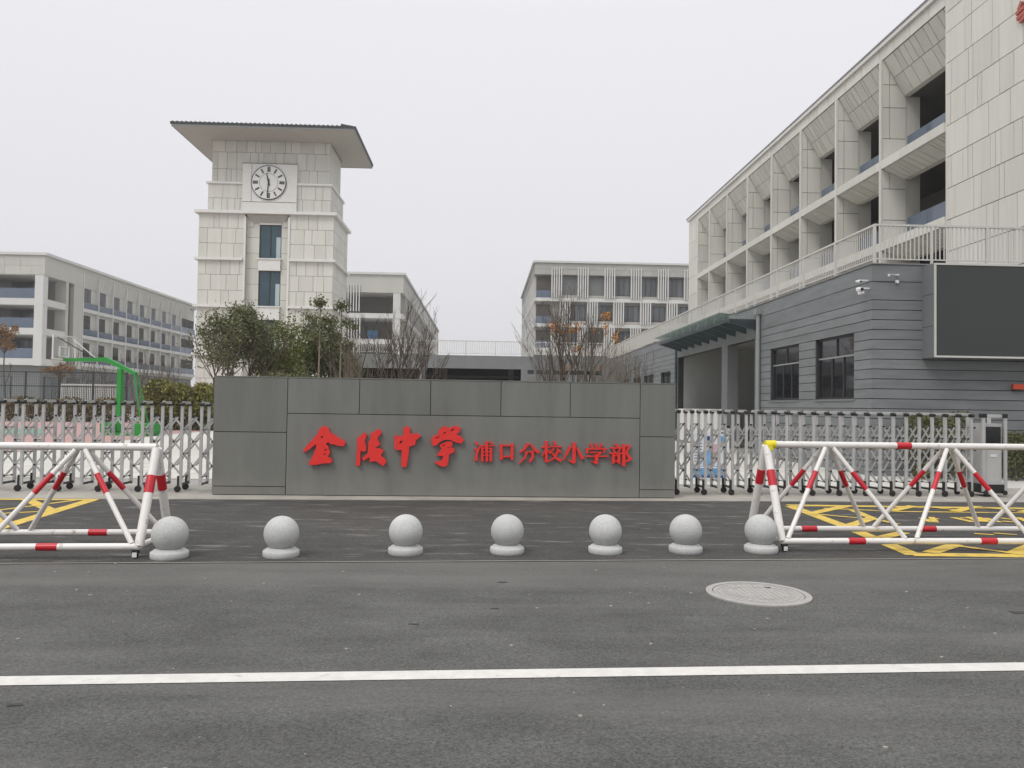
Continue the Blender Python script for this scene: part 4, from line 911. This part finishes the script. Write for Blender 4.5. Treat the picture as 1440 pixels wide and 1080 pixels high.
p = aY(524, 468, CY+4.3); pc('blue_panel', 'poster_blue', cb, p.x-.7, p.x+.7, CY+4.2, CY+4.3, 10.4, 11.9)
# slatted building in the middle distance
MY = 100.0
mb_ = thing('slatted_building', 'wide pale building with groups of white vertical slats and dark windows', 'building', (18, 102, 0))
mz = lambda y: aY(770, y, MY).z
X0 = aY(752.5, 369, MY).x; X1 = 33.0; MR = mz(369.5)
f1, f2, f3 = mz(418.6), mz(454.7), mz(489)
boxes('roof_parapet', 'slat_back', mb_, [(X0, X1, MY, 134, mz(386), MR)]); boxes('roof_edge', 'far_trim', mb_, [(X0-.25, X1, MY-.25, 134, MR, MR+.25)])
clad(mb_, 'y', X0, X1, [mz(386), mz(378.5), MR-.02], MY-.06, -1, 81, .9, 1.7, m='panel_grey', th=.06)
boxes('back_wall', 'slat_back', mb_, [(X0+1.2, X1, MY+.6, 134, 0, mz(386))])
for f_ in (f1, f2, f3):
    boxes('floor_slab', 'far_trim', mb_, [(X0-.02, X1, MY-.05, MY+.6, f_-.42, f_), (X0-.02, X0+1.2, MY+.6, 134, f_-.42, f_)])
boxes('base_wall', 'grey_render', mb_, [(X0, X1, MY+.2, MY+.6, 0, f3-.9)]); boxes('apron_band', 'far_trim', mb_, [(X0, X1, MY+.05, MY+.55, f3-.9, f3-.43)])
sx_ = .1806
def sg(zx, fz0, fz1):
    for k in range(5):
        x = aY(720+(zx+k*18.5)*sx_, 440, MY).x; pc('slat', 'far_trim', mb_, x, x+.14, MY-.26, MY-.065, fz0, fz1)
for zx in (303, 508, 716, 922, 1132, 1336): sg(zx, f1+.0, mz(375.5))
for zx in (370, 583, 787, 997, 1202, 1405): sg(zx, f2+.0, f1-.43)
for zx in (303, 508, 716, 920, 1130, 1335): sg(zx, f3+.0, f2-.43)
for f_, top, offs in ((f1, mz(388), (385, 590, 795, 1003, 1210)), (f2, f1-.8, (450, 660, 868, 1072, 1282)), (f3, f2-.8, (385, 590, 797, 1003, 1210))):
    for i, zx in enumerate(offs):
        xa_ = aY(720+(zx-3)*sx_, 440, MY).x; xb_ = aY(720+(zx+126)*sx_, 440, MY).x
        if f_ != f1 or i > 1: far_window(mb_, 'y', MY+.59, -1, xa_, xb_, f_+.45, top, 3)
        else: pc('recess_panel', 'grey_render', mb_, xa_, xb_, MY+.5, MY+.59, f_+.05, top)
        pc('window_sill_wall', 'soffit', mb_, xa_-.1, xb_+.1, MY+.3, MY+.5, f_, f_+.42)
    xa_ = aY(754, 440, MY).x; xb_ = aY(774, 440, MY).x; pc('recess_panel', 'brown_wall', mb_, xa_, xb_, MY+.5, MY+.59, f_+.05, top); pc('glass_panel', 'glass_rail', mb_, xa_, xb_, MY+.1, MY+.14, f_, f_+.95)
for k in range(22): y = MY+1.7+k*1.5; pc('fin', 'far_trim', mb_, X0-.02, X0+1.1, y, y+.16, 0, mz(386))

# ------------------------------------------------------------------ trees and plants
def leaf_quads(b, q, c, size, n=1):
    for _ in range(n):
        d = Vector((q.gauss(0, 1), q.gauss(0, 1), q.gauss(0, 1))).normalized(); a = d.orthogonal().normalized(); e_ = d.cross(a)
        s_ = size*q.uniform(.6, 1.25); t_ = q.uniform(0, 6.28); u_ = a*math.cos(t_)+e_*math.sin(t_); v_ = d.cross(u_)
        b.add([c-u_*s_, c+v_*s_*.45, c+u_*s_, c-v_*s_*.45], [(0, 1, 2, 3)])
def limb(b, q, p, d, ln_, r, depth, wob=.18, split=(2, 3), spread=.5, shrink=.7, tips=None, up=.12):
    n = 4; pt = Vector(p); dd = Vector(d).normalized()
    for i in range(n):
        nd_ = (dd+Vector((q.gauss(0, wob), q.gauss(0, wob), up+q.gauss(0, wob*.4)))).normalized(); e_ = pt+nd_*ln_/n
        b.tube(pt, e_, r*(1-.16*i/1.0*.8), r*(1-.16*(i+1)*.8), 6 if r > .02 else 4, False); pt, dd = e_, nd_
        if depth > 0 and i >= 1 and q.random() < .6:
            sd_ = (dd+Vector((q.gauss(0, spread), q.gauss(0, spread), q.uniform(0, .3)))).normalized(); limb(b, q, pt, sd_, ln_*shrink*q.uniform(.6, 1), r*.5, depth-1, wob, split, spread, shrink, tips, up)
    if tips is not None: tips.append(pt)
    if depth > 0:
        for _ in range(q.randint(*split)):
            sd_ = (dd+Vector((q.gauss(0, spread), q.gauss(0, spread), q.uniform(0, .25)))).normalized(); limb(b, q, pt, sd_, ln_*shrink*q.uniform(.7, 1.05), r*.55, depth-1, wob, split, spread, shrink, tips, up)
def blob_leaves(b, q, c, rx, ry, rz, n, size, nclump=26, inner=.25):
    cl = []
    while len(cl) < nclump:
        v = Vector((q.uniform(-1, 1), q.uniform(-1, 1), q.uniform(-1, 1)))
        if inner < v.length < 1: cl.append((v, q.uniform(.16, .34)))
    for _ in range(n):
        v, s_ = q.choice(cl); o_ = Vector((q.gauss(0, 1), q.gauss(0, 1), q.gauss(0, 1)))*s_*.62; p = v+o_
        leaf_quads(b, q, Vector((c[0]+p.x*rx, c[1]+p.y*ry, c[2]+p.z*rz)), size)
def evergreen(label, px, Y, pxw, ytop, ybot, seed, m, n, size=.085, stems=6, group=None, nclump=34, trunk=.35):
    q = random.Random(seed); c = aY(px, (ytop+ybot)/2, Y); zt_ = aY(px, ytop, Y).z; zb_ = aY(px, ybot, Y).z; rx = pxw*Y/F/2
    t = thing('evergreen_tree', label, 'tree', (c.x, Y, 0), group)
    b = MB()
    for k in range(stems):
        a = q.uniform(0, 6.28); b0 = Vector((c.x+.12*math.cos(a), Y+.12*math.sin(a), -.02)); limb(b, q, b0, (math.cos(a)*.32, math.sin(a)*.32, 1), (zb_*.6+(zt_-zb_)*trunk), .034, 2, .1, (2, 3), .4, .5)
    b.build('trunk', 'bark', t)
    b = MB(); blob_leaves(b, q, (c.x, Y, (zt_+zb_)/2), rx*.86, rx*.86, (zt_-zb_)/2*.88, n, size, nclump); b.build('crown', m, t)
    return t
evergreen('broad rounded multi-stemmed evergreen tree in front of the clock tower', 331, 26.5, 122, 424, 522, 1, 'leaf_dark', 9500, .058, 16, nclump=75, trunk=.42)
evergreen('yellowish green bushy tree between two darker evergreens by the tower', 396, 28.5, 92, 442, 565, 2, 'leaf_mid', 10000, .06, 8, nclump=45, trunk=.3)
evergreen('dark green shrubby tree beside the slender staked saplings', 450, 30, 76, 440, 550, 3, 'leaf_dark', 9500, .062, 9, nclump=45, trunk=.32)
evergreen('small olive evergreen at the tower edge next to the bare tree', 484, 31, 50, 474, 570, 4, 'leaf_olive', 5200, .06, 8, trunk=.34)
evergreen('low olive bush growing just behind the sign wall below the evergreens', 400, 25, 90, 512, 570, 6, 'leaf_olive', 2600, .05, 9, trunk=.5)
def sapling(label, px, Y, ytop, seed):
    q = random.Random(seed); zt_ = aY(px, ytop, Y).z; x = aY(px, 500, Y).x; t = thing('sapling', label, 'tree', (x, Y, 0))
    b = MB(); b.tube((x, Y, -.02), (x+.03, Y, zt_*.97), .035, .018, 7); 
    for k in range(5): z = zt_*(.72+.055*k); a = q.uniform(0, 6.28); b.tube((x+.02, Y, z), (x+.35*math.cos(a), Y+.35*math.sin(a), z+.2), .012, .006, 5)
    b.build('trunk', 'bark_pale', t); b = MB()
    for c in [(0, zt_-.08, .22, 200), (-.3, zt_-.55, .22, 110), (.18, zt_-.62, .2, 120), (.4, zt_-.75, .16, 60), (-.1, zt_-1.1, .2, 80)]:
        for _ in range(c[3]): leaf_quads(b, q, Vector((x+c[0]+q.gauss(0, c[2]*.5), Y+q.gauss(0, c[2]*.5), c[1]+q.gauss(0, c[2]*.4))), .065)
    b.build('crown', 'leaf_dark', t)
sapling('taller slender sapling with leaf tufts beside the clock tower corner', 448, 25, 422, 11)
sapling('shorter slender sapling with sparse tufts next to the slatted corner building', 478, 25.5, 427, 12)
def bare(label, px, Y, ytop, seed, stems, r=.05, m='bark', lean=.45, depth=3, ln=.42, spread=.42, wide=.1, up=.16):
    q = random.Random(seed); c = aY(px, 540, Y); zt_ = aY(px, ytop, Y).z
    t = thing('bare_tree', label, 'tree', (c.x, Y, 0)); b = MB(); tips = []
    for k in range(stems):
        a = 6.28*k/stems+q.uniform(-.3, .3); limb(b, q, (c.x+wide*math.cos(a), Y+wide*math.sin(a), -.02), (lean*q.uniform(.15, 1)*math.cos(a), lean*.7*math.sin(a), 1), zt_*ln*q.uniform(.75, 1.05), r*q.uniform(.6, 1), depth, .1, (2, 3), spread, .6, tips, up)
    b.build('trunk', m, t); return t, tips, q
bare('leafless vase-shaped tree in front of the slatted corner building', 556, 28, 434, 21, 14, .048, 'bark', .66, 3, .57, .32, up=.05)
t, tips, q = bare('tall thin leafless tree with a few orange leaves before the slatted building', 802, 30, 396, 31, 13, .044, 'bark', .36, 3, .49, .28, up=.07)
b = MB()
for px, py, n, s_ in [(785, 463, 34, .2), (776, 459, 18, .12), (811, 462, 30, .2), (853, 443, 26, .16), (866, 474, 20, .14), (794, 519, 16, .16), (835, 466, 8, .12), (844, 517, 8, .12), (811, 493, 14, .14), (852, 461, 10, .12), (800, 470, 16, .3)]:
    c = aY(px, py, 30)
    for _ in range(n): leaf_quads(b, q, c+Vector((q.gauss(0, s_*.6), q.gauss(0, s_), q.gauss(0, s_*.7))), .075, 2)
b.build('crown', 'leaf_orange', t)
for i, (px, lab, top) in enumerate([(498, 'tall reedy brown shrub between the olive evergreen and the vase-shaped bare tree', 478), (772, 'leafless twiggy shrub at the orange-leaved tree, on its tower side', 468), (835, 'dense straw-coloured cane shrub beside the orange-leaved tree', 452), (872, 'reddish brown twiggy shrub next to the plank building wall', 478), (896, 'grey twiggy shrub touching the small plank building windows', 492)]):
    Y = 27.9+i*1.1; q = random.Random(49+i); c = aY(px, 540, Y); zt_ = aY(px, top, Y).z
    t = thing('twiggy_shrub', lab, 'shrub', (c.x, Y, 0), None); b = MB()
    for k in range(46):
        a = q.uniform(0, 6.28); rr_ = q.uniform(0, .55); p = Vector((c.x+rr_*math.cos(a), Y+rr_*math.sin(a), -.02)); h = zt_*q.uniform(.6, 1.0)
        tp = p+Vector((q.gauss(0, .28), q.gauss(0, .25), h)); md = (p+tp)/2+Vector((q.gauss(0, .05), 0, 0)); b.tube(p, md, .014, .011, 4, False); b.tube(md, tp, .011, .005, 4, False)
        for _ in range(3): f_ = q.uniform(.45, .9); s0 = md+(tp-md)*f_; b.tube(s0, s0+Vector((q.gauss(0, .16), q.gauss(0, .14), q.uniform(.15, .5))), .006, .003, 3, False)
    b.build('stems', ['bark_pale', 'bark', 'bark_pale', 'bark_pale', 'bark'][i], t)
    b = MB()
    for k in range(90): leaf_quads(b, q, Vector((c.x+q.gauss(0, .4), Y+q.gauss(0, .4), zt_*q.uniform(.3, 1))), .04)
    b.build('leaves', ['leaf_brown', 'leaf_olive', 'leaf_brown', 'leaf_rust', 'leaf_olive'][i], t)
def hedge(label, x0, x1, y0, y1, z0, z1, seed, m, n, size, stems=True, name='hedge'):
    q = random.Random(seed); t = thing(name, label, 'hedge', ((x0+x1)/2, (y0+y1)/2, 0)); b = MB()
    for _ in range(n):
        x = q.uniform(x0, x1); y = q.uniform(y0, y1); hz = z1-(z1-z0)*.12*(math.sin(x*2.1+seed)+math.sin(x*5.3))
        leaf_quads(b, q, Vector((x, y, z0+(hz-z0)*(1-q.random()**1.6)+q.gauss(0, .04))), size)
    b.build('foliage', m, t)
    b = MB()
    for k in range(int((x1-x0)/.35)+2):
        x = x0+(x1-x0)*q.random(); y = q.uniform(y0, y1); b.tube((x, y, -.02), (x+q.gauss(0, .1), y, z0+(z1-z0)*.5), .03, .015, 5, False)
    b.build('stems', 'bark', t); return t
h0, h1 = aY(205, 550, 44), aY(302, 550, 44)
hedge('yellow-green clipped hedge between the hoop and the clock tower', h0.x, h1.x, 43.2, 45.5, .9, 2.45, 61, 'leaf_hedge', 9000, .11)
hedge('dark low undergrowth below the yellow-green hedge', h0.x-.3, h1.x, 43.4, 45.2, .0, 1.05, 65, 'leaf_dark', 3500, .12)
h0, h1 = aY(-60, 570, 58), aY(180, 570, 58)
hedge('straw-brown planting bed along the foot of the black court fence', h0.x, h1.x, 57, 59.5, .0, 1.45, 62, 'leaf_brown', 9000, .13)
h0, h1 = aY(1281, 600, 18.3), aY(1356, 600, 18.3)
hedge('dark green shrub bed seen through the folded gate by the plank wall', h0.x, h1.x, 17.9, 18.75, .05, 1.38, 63, 'leaf_dark', 4500, .045)
h0, h1 = aY(1408, 610, 18.3), aY(1520, 610, 18.3)
hedge('leafy shrub by the plank wall just past the gate motor', h0.x, h1.x, 17.9, 18.75, .05, 1.05, 64, 'leaf_olive', 4500, .045)
for i, (px, Y, top, lab) in enumerate([(105, 74, 478, 'leafless sapling behind the hoop backboard'), (139, 76, 470, 'leafless sapling above the green hoop arm'), (190, 78, 474, 'leafless sapling behind the bend of the hoop arm'), (205, 82, 466, 'crooked leafless tree before the middle of the classroom block'), (233, 84, 478, 'leafless sapling near the end of the classroom block'), (246, 86, 486, 'thin leafless sapling between classroom block and clock tower')]):
    bare(lab, px, Y, top, 80+i, 3, .07, 'bark', .22, 2, .5, .3)
for i, (px, Y, y0, y1, wpx, lab) in enumerate([(10, 66, 456, 490, 34, 'rust-leaved young tree before the corner column of the classroom block'), (84, 70, 512, 530, 36, 'low brown-leaved tree beneath the hoop rim')]):
    q = random.Random(90+i); c = aY(px, (y0+y1)/2, Y); t = thing('rusty_tree', lab, 'tree', (c.x, Y, 0)); b = MB(); limb(b, q, (c.x, Y, -.02), (0, 0, 1), c.z*.8, .09, 2, .08, (2, 3), .5, .4); b.build('trunk', 'bark', t)
    b = MB(); blob_leaves(b, q, c, wpx*Y/F/2, 1.0, (y1-y0)*Y/F/2, 1500, .12, 16); b.build('crown', 'leaf_rust', t)

# ------------------------------------------------------------------ court: fence, railing, basketball hoop
FYc = 60.0
t = thing('court_fence', 'tall black mesh fence along the far side of the court', 'fence', (-35, FYc, 0))
zt_ = 3.65; xa_, xb_ = aY(-60, 550, FYc).x, aY(178, 550, FYc).x
for z in (.3, 2.6, zt_): pc('rail', 'fence_black', t, xa_, xb_, FYc-.03, FYc+.03, z-.035, z+.035)
for k in range(6):
    x = xa_+(xb_-xa_)*k/5; pc('post', 'fence_black', t, x-.05, x+.05, FYc-.05, FYc+.05, -.02, zt_+.06)
b = MB(); x = xa_
while x < xb_: b.box(x, x+.012, FYc-.006, FYc+.006, .3, zt_); x += .16
for k in range(20): b.box(xa_, xb_, FYc-.012, FYc-.007, .4+k*.16, .412+k*.16)
o = b.build('mesh_wire', 'fence_black', t); o['kind'] = 'stuff'
Yr = 66; xa_, xb_ = aY(86, 550, Yr).x, aY(168, 550, Yr).x; zt_ = aY(120, 541, Yr).z
t = thing('white_railing', 'white barred railing behind the black court fence', 'railing', ((xa_+xb_)/2, Yr, 0))
for z in (.4, zt_): pc('rail', 'rail_white', t, xa_, xb_, Yr-.03, Yr+.03, z-.05, z+.05)
for k in range(34): x = xa_+(xb_-xa_)*k/33; pc('bar', 'rail_white', t, x-.025, x+.025, Yr-.02, Yr+.02, 0 if k % 11 == 0 else .4, zt_)
# hoop
HY = 36.5; hp = aY(168.5, 560, HY)
t = thing('basketball_hoop', 'bright green cantilever basketball hoop with clear backboard', 'basketball hoop', (hp.x, HY, .02))
hd = Vector((-.985, .172, 0)); hs = Vector((.172, .985, 0)); B0 = Vector((hp.x, HY, .02))
def H(u, z, s_=0): return B0+hd*u+hs*s_+Vector((0, 0, z))
zarm = aY(150, 506, HY).z; zbend = aY(170, 519, HY).z
def beam(nm, m, p, q_, w0, w1, dep=.09):
    p, q_ = Vector(p), Vector(q_); d = (q_-p).normalized(); n_ = d.cross(hs).normalized()
    quad(nm, m, t, [p-n_*w0/2-hs*dep, q_-n_*w1/2-hs*dep, q_+n_*w1/2-hs*dep, p+n_*w0/2-hs*dep], hs*dep*2)
beam('post', 'hoop_green', H(0, .2), H(0, zbend), .2, .2, .1)
beam('arm', 'hoop_green', H(-.75, aY(189, 526, HY).z), H(.75, zarm+.02), .13, .2); beam('arm', 'hoop_green', H(.7, zarm), H(2.85, zarm-.03), .2, .12)
for s_ in (-.1, .1):
    b = MB(); b.tube(H(-.75, aY(189, 526, HY).z, s_), H(-1.3, .35, s_*3), .035, seg=8); b.build('back_stay', 'hoop_green', t)
bx_ = MB(); bx_.hexa([H(-1.7, 0, -.5), H(.45, 0, -.5), H(.45, 0, .5), H(-1.7, 0, .5)], (0, 0, .12)); bx_.build('base_frame', 'hoop_green', t)
for u0_, u1_ in ((-1.75, -.95), (.15, .6)):
    b = MB(); b.hexa([H(u0_, .12, -.5), H(u1_, .12, -.5), H(u1_, .12, .5), H(u0_, .12, .5)], (0, 0, .45)); b.build('ballast_box', 'hoop_green', t)
uB = 2.85; zb0, zb1 = aY(88, 506, HY+.5).z, aY(88, 473, HY+.5).z; BW = .74
b = MB(); b.hexa([H(uB, zb0, -BW), H(uB, zb0, BW), H(uB, zb1, BW), H(uB, zb1, -BW)], hd*.03); bo = b.build('backboard', 'hoop_board', t)
def bedge(s0, s1, za_, zb_2, wd=.05, nm='board_frame'):
    p, q_ = H(uB-.01, za_, s0), H(uB-.01, zb_2, s1); d = (q_-p).normalized(); n_ = d.cross(hd)*wd/2
    b = MB(); b.hexa([p-n_, q_-n_, q_+n_, p+n_], hd*.055); b.build(nm, 'white_trim', bo)
for q4 in ((-BW, BW, zb0, zb0), (-BW, BW, zb1, zb1)): bedge(*q4)
for q4 in ((-BW, -BW, zb0, zb1), (BW, BW, zb0, zb1)): bedge(*q4)
zm0 = zb0+.12
for q4 in ((-.3, .3, zm0, zm0), (-.3, .3, zm0+.45, zm0+.45), (-.3, -.3, zm0, zm0+.45), (.3, .3, zm0, zm0+.45)): bedge(*q4, wd=.05, nm='target_line')
b = MB(); rc = H(uB+.42, zb0+.12)
for k in range(20):
    a0_, a1_ = 2*math.pi*k/20, 2*math.pi*(k+1)/20
    b.tube(rc+hd*.225*math.cos(a0_)+hs*.225*math.sin(a0_), rc+hd*.225*math.cos(a1_)+hs*.225*math.sin(a1_), .018, seg=6, caps=False)
b.tube(H(uB+.03, zb0+.1), H(uB+.2, zb0+.12), .04, seg=6); ri = b.build('rim', 'rim_red', t)
b = MB()
for k in range(12):
    a0_ = 2*math.pi*k/12; a1_ = a0_+.4
    b.tube(rc+hd*.22*math.cos(a0_)+hs*.22*math.sin(a0_), rc+hd*.12*math.cos(a1_)+hs*.12*math.sin(a1_)+Vector((0, 0, -.4)), .006, seg=4, caps=False); a1_ = a0_-.4
    b.tube(rc+hd*.22*math.cos(a0_)+hs*.22*math.sin(a0_), rc+hd*.12*math.cos(a1_)+hs*.12*math.sin(a1_)+Vector((0, 0, -.4)), .006, seg=4, caps=False)
b.build('net', 'rail_white', ri)
for s_ in (-.5, .5):
    b = MB(); b.tube(H(uB-.02, zb1-.1, s_), H(1.3, zarm+.05, s_*.15), .025, seg=6); b.build('board_stay', 'rail_white' if s_ > 0 else 'fence_black', t)

# ------------------------------------------------------------------ thin winter haze over the whole place
hm = bpy.data.materials.new('haze_air'); hm.use_nodes = True; hn = hm.node_tree.nodes; hl = hm.node_tree.links
for n in list(hn): hn.remove(n)
ho = hn.new('ShaderNodeOutputMaterial'); hv = hn.new('ShaderNodeVolumePrincipled'); hv.inputs['Density'].default_value = .0007; hv.inputs['Color'].default_value = (.93, .93, .95, 1); hv.inputs['Anisotropy'].default_value = .2
hl.new(hv.outputs[0], ho.inputs['Volume']); MATS['haze_air'] = hm
b = MB(); b.box(-430, 430, -70, 710, -1.1, 24.5); o = b.build('haze', 'haze_air'); o['kind'] = 'stuff'
